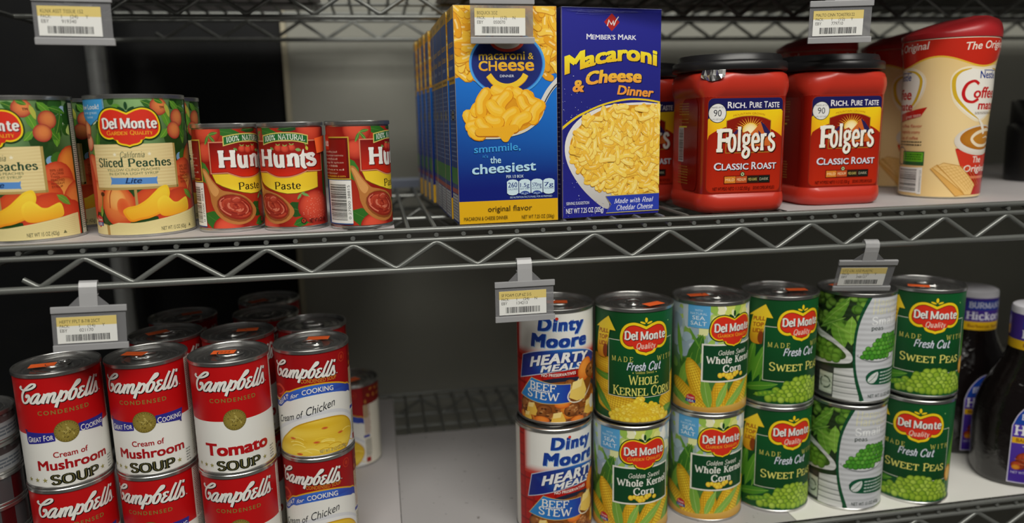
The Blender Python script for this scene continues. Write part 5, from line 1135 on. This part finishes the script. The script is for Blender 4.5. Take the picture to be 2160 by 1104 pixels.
for (x, y) in ((X0, 0), (X1, 0), (X0, YD), (X1, YD)):
    pf = [(12.5, FLOOR)]; z = FLOOR+25.4
    while z < 900:
        pf += [(12.5, z-.8), (11.9, z-.4), (11.9, z+.4), (12.5, z+.8)]; z += 25.4
    MB().lathe(pf+[(12.5, 900), (0, 900)], 24, x, y).build('post', M_POST, rack)

def liner(x0, x1, y0, y1, z, mat, label, skew=0.):
    o = MB().box(x0, x1, y0, y1, z-.45, z).build('shelf_liner', mat)
    return tag(o, label, 'shelf liner')
liner(X0+20, -61, 4, 440, ZM, M_LINER, 'white paper liner under the peach and tomato paste cans')
liner(296, X1-20, 4, 440, ZM, M_LINER, 'white paper liner under the coffee creamer and right coffee canister')
liner(X0+20, -67.4, 4, 438, ZL, M_LINER, 'white liner sheet on the bottom shelf under the red soup cans')
liner(-66.6, 322, 4, 302, ZL, M_LINER3, 'scuffed grey white liner sheet on the bare middle of the bottom shelf')
liner(322.6, X1-20, 4, 440, ZL, M_LINER2, 'bright white liner sheet under the pea cans and sauce bottles')
liner(X0+20, -130, 4, 440, ZU, M_LINER, 'added liner sheet on the top shelf at left, sized to shade the back wall')  # added sheet, keeps light through the wires off the back wall
liner(10, X1-20, 4, 440, ZU, M_LINER, 'liner sheet on the top shelf at right, seen dark from below, extended to shade the back wall')  # stretched leftwards to narrow the gap that lets light onto the wall
b = MB()
for i in range(5): b.box(-60+i, 20-i*2, 396-i, 432-i, ZM-.4+i*2.2, ZM+1.6+i*2.2)
tag(b.build('paper_stack', principled('blue_white_paper', (.30, .34, .44), .5), None, .4), 'low stack of bluish white paper on the wires at the back of the shelf', 'paper stack')

# ------------------------------------------------------------------ cans
def can_meshes(nm, R, H, lid_beads=True):
    L = R-.9
    body = MB().lathe([(0, .9), (R-3.4, .9), (R-2.6, 0), (R-1, 0), (R-.35, .5), (R-.3, 2.2), (R-1.1, 3.), (R-1.15, H-4.4), (R-.9, H-3.8), (R, H-3.3), (R, H-.6), (R-.5, H), (R-1.5, H), (R-2, H-.6), (R-2.2, H-4.2)], 72).mesh(nm+'_body', M_TIN)
    lp = [(R-2.2, H-.8), (R-2.6, H-5), (R-4.2, H-5.2), (R-5, H-3.4), (R-7.6, H-3.4)]
    if lid_beads: lp += [(R-8.4, H-4.2), (R-9.4, H-3.6), (R*.60, H-3.6), (R*.58, H-4.3), (R*.54, H-4.3), (R*.52, H-3.6), (R*.30, H-3.6), (R*.28, H-4), (0, H-4)]
    else: lp += [(R-8.6, H-2.6), (R-10.4, H-3.6), (R*.56, H-3.6), (R*.52, H-2.9), (R*.47, H-3.6), (0, H-3.6)]
    lid = MB().lathe(lp, 72).mesh(nm+'_lid', M_LID)
    for m in (body, lid): m.set_sharp_from_angle(angle=radians(38))
    return body, lid
def tab_mesh(R, H):
    z = H-2.2; b = MB(); P = []
    for i in range(28):
        t = 2*pi*i/28; P.append((7.6*sin(t)*(1 if cos(t) > 0 else .86), -1.4+10.6*cos(t), z+.5*max(0, cos(t))))
    b.tube(P, 1.15, 8, closed=True)
    b.loft([[(5.6*cos(2*pi*i/16), -7.6+3.9*sin(2*pi*i/16), zz) for i in range(16)] for zz in (z-.7, z+.5)])
    b.lathe([(0, z+1.2), (1.7, z+1.1), (2.3, z+.4), (2.4, z-1.6)], 16, 0, -8)
    m = b.mesh('pull_tab', M_LID); m.set_sharp_from_angle(angle=radians(45)); return m
BODY = {k: can_meshes(k, R, H, bd) for k, R, H, bd in (('soup', 34.1, 101.8, True), ('veg', 38.1, 113., True), ('paste', 27., 89., False), ('short', 33., 27.6, False))}
TABS = {'soup': tab_mesh(34.1, 101.8), 'veg': tab_mesh(38.1, 113.)}
DIM = {'soup': (34.1, 101.8), 'veg': (38.1, 113.), 'paste': (27., 89.), 'short': (33., 27.6)}
def sticker_mesh(R, H, ang, ox, oy, w=20, h=11, txt=None):
    A = Art(); A.rect(-w/2, w/2, -h/2, h/2, (1., .155, .032)); A.up()
    if txt: A.text(txt, -w*.26, -h*.24, h*.16, '#6a2010', w*.3, .1)
    s = Flat(0, 0, H-.75 if H > 95 else H-1.3, .03, 'z'); me = wrap_mesh(A, s, 'price_sticker', M_CARTON)
    M = Matrix.Translation((ox*K, oy*K, 0)) @ Matrix.Rotation(ang, 4, 'Z')
    me.transform(M)
    return me
LAB = {}
def label_mesh(key):
    if key not in LAB:
        fn, kind, mat, step = ARTS[key]
        R, H = DIM[kind]; LAB[key] = wrap_mesh(fn(), Round(R-.9, step=step), 'label', mat, (-200, 200, *{'soup': (1.5, 98), 'veg': (2.2, 110.9), 'paste': (3.5, 84.5)}[kind]))
    return LAB[key]
ARTS = {'peach': (art_peach, 'veg', M_PAPER, .010), 'paste': (art_hunts, 'paste', M_PAPER, .009), 'mushroom': (art_mushroom, 'soup', M_PAPER, .010), 'tomato': (art_tomato, 'soup', M_PAPER, .010), 'chicken': (art_chicken, 'soup', M_PAPER, .010),
        'stew': (art_stew, 'veg', M_PAPER, .008), 'corn': (lambda: veg_green('corn'), 'veg', M_PAPER, .008), 'peas': (lambda: veg_green('peas'), 'veg', M_PAPER, .009), 'garden': (art_garden, 'veg', M_PAPER, .009), 'small': (art_smallpeas, 'veg', M_RIBBED, .010)}
NAMES = {'peach': 'peach_can', 'paste': 'tomato_paste_can', 'mushroom': 'soup_can', 'tomato': 'soup_can', 'chicken': 'soup_can', 'stew': 'stew_can', 'corn': 'corn_can', 'peas': 'pea_can', 'garden': 'corn_can', 'small': 'pea_can'}
def can(key, x, y, z, turn, label, group=None, sticker=None, tab=None, tab_turn=0.):
    """turn = where the artwork's zero line faces, in mm along the girth"""
    kind = ARTS[key][1]; R, H = DIM[kind]
    t = thing(NAMES[key], label, 'can', (x, y, z), turn/(R-.9), group)
    link(bpy.data.objects.new('can_body', BODY[kind][0]), t)
    lid = link(bpy.data.objects.new('lid', BODY[kind][1]), t)
    if tab or (tab is None and kind in TABS and key != 'peach'):
        o = link(bpy.data.objects.new('pull_tab', TABS[kind]), lid); o.rotation_euler = (0, 0, tab_turn)
    link(bpy.data.objects.new('label', label_mesh(key)), t)
    if sticker:
        ang, ox, oy, *tx = sticker
        link(tag2(bpy.data.objects.new('price_sticker', sticker_mesh(R, H, ang, ox, oy, txt=tx[0] if tx else None)), 'fluorescent orange price sticker'), t)
    return t
def tag2(o, label): o['label'] = label; return o

G = 'sliced peach cans on the middle shelf'
can('peach', -352.7, 44.5, ZM, -11.5, 'sliced peaches can at the left picture edge, its label cut off by the frame', G)
can('peach', -267.2, 50.6, ZM, 0, 'sliced peaches can facing forward with its whole label, beside the paste cans', G)
can('peach', -354., 122, ZM, -9, 'sliced peaches can mostly hidden behind the leftmost peach can', G)
can('peach', -272., 128., ZM, 4, 'sliced peaches can mostly hidden behind the fully visible peach can', G)
G = 'tomato paste cans on the middle shelf'
can('paste', -197.4, 45, ZM, 25.2, 'small tomato paste can touching the peach can, leftmost of the paste cans', G)
hp = can('paste', -143.2, 36.6, ZM, 0, 'small tomato paste can with an orange price sticker on its side', G)
S = Art(); S.poly([(23.4, 75.4), (40.6, 78), (38.4, 64.8), (25, 63)], (1., .155, .032)); S.z = 0
link(tag2(bpy.data.objects.new('price_sticker', wrap_mesh(S, Round(27.3), 'price_sticker', M_CARTON)), 'fluorescent orange price sticker'), hp)
can('paste', -87.6, 26.8, ZM, 36, 'small tomato paste can turned to its barcode, beside the empty stretch of wires', G)

C1 = ZL+101.8+2.2; C0 = ZL+.0
G = 'condensed soup cans on the bottom shelf'
F = 'red and white condensed soup can, '
def soup(key, x, y, tier, turn, label, **k): return can(key, x, y, ZL+.05+tier*101.9, turn, label, G, **k)
# front row, two high
soup('mushroom', -352.6, 49.1, 1, 6.9, 'cream of mushroom soup can on top of the leftmost front stack, under the hanging tag', sticker=(-.06, -10, -3), tab_turn=2.4)
soup('mushroom', -282.6, 57.2, 1, -4.4, 'cream of mushroom soup can on top, between another mushroom and the tomato soup', sticker=(-.1, -11, 2), tab_turn=-1.)
soup('tomato', -210.8, 45.1, 1, 0, 'tomato soup can on top of a stack of tomato soup', sticker=(-.08, -4.4, 1, '1224'), tab_turn=1.8)
soup('chicken', -141.3, 62.7, 1, 0, 'cream of chicken soup can on top of the front stack next to the empty shelf', sticker=(-.11, 6, 9), tab_turn=.8)
soup('mushroom', -352.6, 49.1, 0, 7.6, 'soup can under the leftmost front mushroom soup can, cut by the lower frame', tab=False)
soup('mushroom', -282.6, 57.2, 0, -9.4, 'soup can under the second mushroom soup can, its script name cut at the left', tab=False)
soup('tomato', -210.8, 45.1, 0, -4., 'soup can under the tomato soup can, cut by the lower frame', tab=False)
soup('chicken', -141.3, 62.7, 0, -2.4, 'cream of chicken soup can at the bottom of the front chicken stack', tab=False)
# rows behind, seen as lids
soup('mushroom', -283.7, 126.5, 1, 3, 'soup can lid with orange sticker behind the second front mushroom stack', sticker=(.5, -8, 4), tab_turn=2.2)
soup('tomato', -214.6, 114.5, 1, 5, 'soup can lid with orange sticker right behind the tomato soup stack', sticker=(-.15, 9, 3), tab_turn=-.6)
soup('chicken', -146.1, 131.5, 1, 2, 'cream of chicken soup can lid without a sticker, right behind the front chicken stack', tab_turn=1.2)
soup('mushroom', -283.8, 195, 1, 9, 'soup can lid with orange sticker in the third row, in the dark at left', sticker=(.1, 9, 5))
soup('tomato', -198, 186, 1, -6, 'dark soup can lid without a sticker in the third row', tab_turn=.4)
soup('chicken', -204, 256, 1, 12, 'soup can lid with orange sticker farthest back in the dark, before the black panel', sticker=(.3, -14, -9))
for (key, x, y, tn, lb) in (('mushroom', -283.7, 126.5, 0, 'lower soup can in the second row, hidden below the mushroom lid with sticker'), ('tomato', -214.6, 114.5, 4, 'lower soup can in the second row behind the tomato stack'), ('chicken', -146.1, 131.5, -6, 'lower cream of chicken can glimpsed behind the front chicken stack'),
                           ('mushroom', -283.8, 195, 0, 'lower soup can in the dark third row at left'), ('tomato', -198, 186, 3, 'lower soup can in the third row under the lid without sticker'), ('chicken', -204, 256, 6, 'lower soup can farthest back in the dark')):
    soup(key, x, y, 0, tn, lb, tab=False)
soup('chicken', -118.9, 249.5, 0, -27, 'single cream of chicken soup can standing alone on the liner at the back', sticker=(1.5, 8, -4), tab=False)
# short cans at the very left, shade put into their label colours
A = Art(); rs = random.Random(3); A.rect(-104, 104, 2.4, 24.6, '#48484a'); A.up(); [A.rect(-104+k*26, -92+k*26, 2.4, 24.6, '#420f12') for k in range(8)]
LAB['short'] = wrap_mesh(A, Round(32.1), 'label', M_GLOSS)
A = Art(); A.rect(-104, 104, 2.4, 24.6, '#8c8d8f'); A.rect(-104, 104, 17, 24.6, '#4a2422'); A.up(); tinylines(A, rs, -100, 100, 5, 14, '#5a6068', 3, 1.6, 9)
LAB['short2'] = wrap_mesh(A, Round(32.1), 'label', M_GLOSS)
for i in range(6):
    t = thing('short_can', ('lowest', 'second lowest', 'third lowest', 'third from top', 'second from top', 'topmost')[i]+' short can in the blurred stack at the left frame edge', 'can', (-428, 54, ZL+.05+i*27.65), .4*i, 'short cans stacked at the left frame edge')
    link(bpy.data.objects.new('can_body', BODY['short'][0]), t); link(bpy.data.objects.new('lid', BODY['short'][1]), t); link(bpy.data.objects.new('label', LAB['short' if i < 4 else 'short2']), t)

G = 'vegetable and stew cans stacked two high'
def veg(key, x, y, tier, turn, label, **k): return can(key, x, y, ZL+.05+tier*113.1, turn, label, G, **k)
veg('stew', 90.6, 66.2, 1, 0, 'beef stew can on top, behind the hanging tag in the middle', sticker=(-.2, 2, -2), tab_turn=1.)
veg('stew', 85.6, 55.4, 0, 14, 'beef stew can at the bottom of the leftmost vegetable stack')
veg('corn', 165.8, 50.7, 1, -.3, 'green whole kernel corn can with a yellow arrow, top of its stack', sticker=(.4, 14, -17), tab_turn=-.4)
veg('garden', 162.1, 45.3, 0, -6.6, 'white corn can with sea salt flag beneath the green corn can')
veg('garden', 247.3, 54.8, 1, 0, 'white corn can with sea salt flag and orange lid sticker, top of its stack', sticker=(-.02, -12.5, 2), tab_turn=.6)
veg('garden', 245.9, 54.7, 0, -6.8, 'white corn can with sea salt flag at the bottom of the all white corn stack')
veg('peas', 323.5, 58.2, 1, 4.8, 'green sweet peas can on top, left of the silver small peas cans', sticker=(-.3, 15, -7), tab_turn=2.)
veg('peas', 321.9, 56.4, 0, 1.6, 'green sweet peas can at the bottom, left of the silver small peas cans')
veg('small', 403.6, 49.2, 1, 0, 'silver grey small peas can on top, the right hanging tag resting over its lid', sticker=(.33, -11, 14), tab=False)
veg('small', 397.6, 43.6, 0, -7, 'silver grey small peas can at the bottom of its stack', tab=False)
veg('peas', 480.4, 46.6, 1, -13.2, 'green sweet peas can on top of the rightmost stack, beside the sauce bottles', sticker=(-.26, -11, -14), tab_turn=1.)
veg('peas', 474.1, 40.3, 0, -19, 'green sweet peas can at the bottom of the rightmost stack')

# ------------------------------------------------------------------ macaroni boxes
def carton(W, D, H, bev=.7): return MB().box(0, W, 0, D, 0, H).mesh('carton', M_CARD, bev)
kb = carton(87.6, 35, 180.2)
kf = wrap_mesh(art_kraft(), Flat(0, -.04, 0, .004), 'front_print', M_CARTON, (0.4, 87.2, .4, 179.8))
ks = wrap_mesh(art_kraft_side().move(-35), Flat(-.04, 0, 0, .01, '-x'), 'side_print', M_CARTON, (-34.6, -.4, .4, 179.8))
A = Art(); A.rect(0, 87.6, 0, 35, '#d9a41a'); A.up(); A.rect(0, 87.6, 17, 17.8, '#8a6a18')
kt = wrap_mesh(A, Flat(0, 0, 180.24, .01, 'z'), 'top_print', M_CARTON, (.4, 87.2, .4, 34.6))
kxs = [(-5.9, 5.9, .042), (-8.6, 45, .03), (-9.8, 81, .02), (-10.5, 117, .02), (-11.5, 153, .0), (-14.2, 189, .02), (-16.5, 225, .02), (-19, 261, .01), (-21.5, 297, .0)]
ords = ('front', 'second', 'third', 'fourth', 'fifth', 'sixth', 'seventh', 'eighth', 'last')
for i, (x, y, a) in enumerate(kxs):
    t = thing('macaroni_box', 'blue macaroni and cheese box with a spoon of pasta, front of its row' if i == 0 else 'blue and yellow macaroni box, %s in the row behind the spoon box' % ords[i], 'box', (x, y, ZM-.45), a, 'blue macaroni boxes in one row')
    for n_, m_ in (('carton', kb), ('front_print', kf), ('side_print', ks), ('top_print', kt)): link(bpy.data.objects.new(n_, m_), t)
t = thing('macaroni_box', 'indigo macaroni and cheese box with a bowl of pasta and a red diamond', 'box', (87.1, 16.6, ZM-.45), .1436)
link(bpy.data.objects.new('carton', carton(95.8, 36, 181)), t)
wrap(art_members(), Flat(0, -.04, 0, .003), 'front_print', M_CARTON, t, (.3, 95.5, .3, 180.7))
A = Art(); A.rect(0, 36, 0, 181, '#1c1e70'); A.up(); tinylines(A, random.Random(1), 4, 32, 20, 120, '#8f94c4', 24, 1)
A.move(-36); wrap(A, Flat(-.04, 0, 0, .01, '-x'), 'side_print', M_CARTON, t, (-35.7, -.3, .3, 180.7))
A = Art(); A.rect(0, 95.8, 0, 36, '#26289a'); wrap(A, Flat(0, 0, 181.04, .01, 'z'), 'top_print', M_CARTON, t, (.3, 95.5, .3, 35.7))

# ------------------------------------------------------------------ coffee canisters
def rsq(a, r, n=7, b=None):
    """rounded square outline starting at the front centre (0,-a), running towards +x"""
    P = [(0, -a), (a*.33, -a), (a*.6, -a)] if a-r > a*.62 else [(0, -a)]
    out = [p for p in P if p[0] < a-r]
    cs = [(a-r, -(a-r), -pi/2), (a-r, a-r, 0), (-(a-r), a-r, pi/2), (-(a-r), -(a-r), pi)]
    for cx, cy, t0 in cs:
        for i in range(n): t = t0+pi/2*i/(n-1); out.append((cx+r*cos(t), cy+r*sin(t)))
    return out
def rsq_n(a, r, z, n=10):
    P = []
    for cx, cy, t0 in ((a-r, -(a-r), -pi/2), (a-r, a-r, 0), (-(a-r), a-r, pi/2), (-(a-r), -(a-r), pi)):
        for i in range(n): t = t0+pi/2*i/(n-1); P.append((cx+r*cos(t), cy+r*sin(t), z))
    return P
b = MB(); b.loft([rsq_n(a, r, z) for z, a, r in ((0, 37, 16), (.8, 39.5, 17), (3, 42, 18), (8, 43.6, 19), (13.4, 43.2, 18), (16.6, 41.6, 14), (17.6, 40.8, 12), (103.4, 40.8, 12), (104.6, 41.6, 14), (108, 44, 20), (113, 45.6, 24), (118, 45.8, 26), (123, 45.6, 30), (126, 44.4, 37), (127.6, 42, 41.6))])
fol_body = b.mesh('canister_body', M_RED); fol_body.set_sharp_from_angle(angle=radians(50))
fol_lab = wrap_mesh(art_folgers(), Girth(rsq(40.9, 12)), 'label', M_GLOSS)
fol_lid = MB().lathe([(0, 139.6), (40, 139.6), (41, 141), (45.4, 141), (46.4, 139.4), (47.4, 135.6), (50.6, 134.8), (51.8, 133.6), (52, 127.6), (51, 126.6), (43, 126.6)], 72).mesh('lid', M_BLKLID); fol_lid.set_sharp_from_angle(angle=radians(50))
f = MB(); P = []
for i in range(9):
    t = -.20+.40*i/8; q = abs(i-4)/4
    P.append([((51+.0*i)*sin(t), -51*cos(t), 127.8), ((54.2+.5*sin(i*2.3))*sin(t), -(54.2+.5*sin(i*2.3))*cos(t), 122.5+.5*cos(i*1.9)), ((54.9+.7*cos(i*1.7))*sin(t)*.94, -(54.9+.7*cos(i*1.7))*cos(t), 117.2+3.6*q*q)])
for i in range(8):
    for j in range(2): f.add([P[i][j], P[i+1][j], P[i+1][j+1], P[i][j+1]], [(0, 1, 2, 3)], False)
foil = f.mesh('foil_seal', M_FOIL)
def coffee(x, y, rz, label, tabbed=False):
    t = thing('coffee_canister', label, 'canister', (x, y, ZM-.45 if x < 300 else ZM), rz, 'red coffee canisters with black lids')
    link(bpy.data.objects.new('canister_body', fol_body), t); link(bpy.data.objects.new('lid', fol_lid), t); link(bpy.data.objects.new('label', fol_lab), t)
    if tabbed:
        o = link(tag2(bpy.data.objects.new('foil_seal', foil), 'silver foil tab sticking out under the lid'), t); o.rotation_euler = (0, 0, -.70)
    return t
coffee(255.5, 47.5, 0, 'red coffee canister with a silver foil tab under its black lid', True)
coffee(368, 67, 0, 'red coffee canister without foil tab, between the other canister and the creamer')
coffee(199, 158, 0, 'red coffee canister half hidden behind the indigo macaroni box')

# ------------------------------------------------------------------ creamer bottles
cp = [(0, 36.6), (3, 37.6), (60, 38.6), (96, 40.2), (112, 40.6), (124, 40.4), (134, 41.6), (142, 43.2), (150, 44), (156, 43.6)]
b = MB().lathe([(0, 0), (34, 0), (36.4, .8)]+[(r, z) for z, r in cp[1:]]+[(42, 157.4), (38, 158)], 72)
cr_body = b.mesh('bottle_body', M_CREAM); cr_body.set_sharp_from_angle(angle=radians(60))
cr_lab = wrap_mesh(art_creamer(), Round(41., [(z, r+.12) for z, r in cp], .014), 'label', M_GLOSS, (-129, 129, 2, 155.6))
def cap_mesh():
    rings = []
    for r, z, tl in ((43.2, 156.4, 0), (44.4, 157, 0), (44.8, 160, 0), (44.4, 165, .3), (43, 169.6, .7), (40, 173.4, .95), (34, 176.2, 1), (20, 178, 1), (.5, 178.4, 1)):
        ring = []
        for i in range(64):
            t = 2*pi*i/64; x, y = r*cos(t), r*sin(t)
            ring.append((x, y, z+tl*(.8-max(0, min(1, (10-x)/12))*3.2-max(0, -x-2)*.22)))
        rings.append(ring)
    m = MB().loft(rings).mesh('flip_cap', M_REDCAP); m.set_sharp_from_angle(angle=radians(35)); return m
cr_cap = cap_mesh()
def creamer(x, y, rz, label):
    t = thing('creamer_bottle', label, 'bottle', (x, y, ZM), rz, 'coffee creamer bottles with red caps')
    for n_, m_ in (('bottle_body', cr_body), ('label', cr_lab), ('flip_cap', cr_cap)): link(bpy.data.objects.new(n_, m_), t)
    return t
creamer(505, 70, -.03, 'cream coloured coffee creamer bottle with red cap, whole and frontmost')
creamer(538, 186, -.25, 'coffee creamer bottle partly hidden behind the front one')
creamer(440, 205, .1, 'coffee creamer bottle showing only its red cap over the right coffee canister')
t = thing('black_jar', 'black jar at the right picture edge behind the creamer, cut by the frame', 'jar', (733, 178, ZM))
MB().lathe([(0, 0), (36, 0), (38, 2), (39, 60), (38.6, 66), (36, 70)], 48).build('jar_body', M_BLKJAR, t)
MB().lathe([(35, 70), (36.6, 70.4), (36.6, 96), (35, 98), (0, 98)], 48).build('jar_lid', M_BLKJAR, t)

# ------------------------------------------------------------------ sauce bottles
def oval(a, bb, z, n=48, p=2.5):
    return [(math.copysign(abs(cos(t))**(2/p), cos(t))*a, math.copysign(abs(sin(t))**(2/p), sin(t))*bb, z) for t in [2*pi*i/n-pi/2 for i in range(n)]]
sb = MB().loft([oval(a, c, z, p=p) for z, a, c, p in ((0, 46, 35, 2.6), (1.5, 49, 38, 2.6), (8, 51, 40, 2.6), (60, 52, 40, 2.6), (84, 50, 38.4, 2.5), (100, 45, 36, 2.4), (116, 38, 32, 2.2), (130, 31, 28, 2.1), (140, 27, 26, 2), (148, 25, 25, 2))])
sa_body = sb.mesh('bottle_body', M_SAUCE); sa_body.set_sharp_from_angle(angle=radians(60))
sa_lab = wrap_mesh(art_sauce(), Girth([p[:2] for p in oval(52.2, 40.2, 0, 64, 2.6)]), 'label', M_GLOSS)
sa_neck = wrap_mesh(art_sauce_neck(), Round(25.6, step=.012), 'neck_seal', M_GLOSS)
sa_cap = MB().lathe([(24.4, 147), (25.2, 148), (25.2, 191), (24.4, 193.4), (22.4, 194.6), (0, 194.6)], 56).mesh('screw_cap', M_WHITECAP); sa_cap.set_sharp_from_angle(angle=radians(40))
def sauce(x, y, rz, label):
    t = thing('sauce_bottle', label, 'bottle', (x, y, ZL), rz, 'dark barbecue sauce bottles')
    for n_, m_ in (('bottle_body', sa_body), ('label', sa_lab), ('screw_cap', sa_cap), ('neck_seal', sa_neck)): link(bpy.data.objects.new(n_, m_), t)
    return t
sauce(618, 43, -.45, 'dark barbecue sauce bottle at the right frame edge, the nearer one')
sauce(617, 133, -.1, 'dark barbecue sauce bottle behind the nearer one, beside the pea cans')

# ------------------------------------------------------------------ hanging shelf tags
def shelf_tag(x, zrail, w, lines, label, tilt=0., swing=0., turn=0., cw=.785, seed=1):
    t = thing('hanging_shelf_tag', label, 'shelf tag', (x, 0, zrail), 0, 'plastic price tag holders hanging from the shelf rails')
    t.rotation_euler = (tilt, swing, turn)
    h = 36.; y = -4.6; zt = -14.2
    clip = [(-1.2, -6), (2.6, -5.6), (3.9, -2), (4.2, 1.5), (2.6, 4.), (-.4, 4.6), (-3, 3.6), (-4.6, .6), (-5., -4), (-5.2, -17)]
    b = MB(); vs = []
    cw_ = 6.4
    for (yy, zz) in clip: vs += [(-cw_, yy, zz), (cw_, yy, zz)]
    n = len(clip)
    vs2 = [];
    for i, (yy, zz) in enumerate(clip):
        a = clip[max(i-1, 0)]; c = clip[min(i+1, n-1)]; dx, dz = c[0]-a[0], c[1]-a[1]; L = math.hypot(dx, dz)
        oy, oz = -dz/L*.7, dx/L*.7
        vs2.append([(-cw_, yy, zz), (cw_, yy, zz), (cw_, yy-oy, zz-oz), (-cw_, yy-oy, zz-oz)])
    b.loft(vs2, smooth=False); b.build('clip', M_CLIP, t)
    MB().prism([(-14.5, zt), (14.5, zt), (5, zt+9.5), (-5, zt+9.5)], y-.4, y+.4).build('hanger_plate', M_SHEET, t)
    MB().box(-w/2+.3, w/2-1.2, y-.3, y+.3, zt-h+2, zt-2).build('holder_sheet', M_SHEET, t)
    for n_, z0, z1, dx in (('top_bar', zt-5.2, zt, .8), ('bottom_bar', zt-h, zt-h+5.2, .8)):
        MB().box(-w/2, w/2+dx-.8, y-1.5, y+1.2, z0, z1).build(n_, M_BAR, t, .6)
    cwid = w*cw; ch = 21.2
    MB().box(-w/2+3.6, -w/2+3.6+cwid, y-.75, y-.5, zt-8.4-ch, zt-8.4).build('card', principled('card_paper', (.8, .8, .78), .5), t)
    wrap(art_card(lines, cwid, ch, seed), Flat(-w/2+3.6, y-.78, zt-8.4-ch, .012), 'card_print', M_PAPER, t)
    return t
R_ = -35.8
shelf_tag(-301.6, ZM+R_, 53.5, ('HEFTY FPLT 8-7/8 25CT', '(14)', 'Y', '021170', .72), 'hanging tag reading hefty plates, over the leftmost mushroom soup can', swing=.05, turn=.16, seed=2)
shelf_tag(47.9, ZM+R_, 53, ('SF FOAM CUP 6Z 51S', '(24)', 'N', '134213', .68), 'hanging tag reading foam cup, in front of the beef stew can', swing=0., seed=3)
shelf_tag(381, ZM+R_, 54.5, ('UTZ CRL 1OZ PLASTIC', '(12)', 'Y', '348127', .70), 'hanging tag tilted back over the lid of the silver small peas can', tilt=.44, turn=-.24, seed=4)
shelf_tag(-286.6, ZU+R_, 55, ('KLNX ASST TISSUE 152', '(24)', 'Y', '919340', .72), 'hanging tag reading asst tissue, above the peach cans', swing=.02, seed=5)
shelf_tag(33.4, ZU+R_, 52.8, ('BISQUICK 2OZ', '(12)', 'N', '050070', .45), 'hanging tag covering the top of the blue spoon macaroni box', swing=.005, seed=6)
shelf_tag(335, ZU+R_, 54.5, ('MALTO CINN TOASTRS122', '(12)', 'Y', '779710', .82), 'hanging tag reading cinn toasters, above the right coffee canister', tilt=.05, turn=-.24, seed=7)
shelf_tag(573, ZU+R_, 54.5, ('SYRUP PANCAKE 12Z', '(12)', 'N', '320415', .6), 'hanging tag cut off by the right picture edge at the top', turn=-.2, seed=8)
bpy.context.view_layer.update()
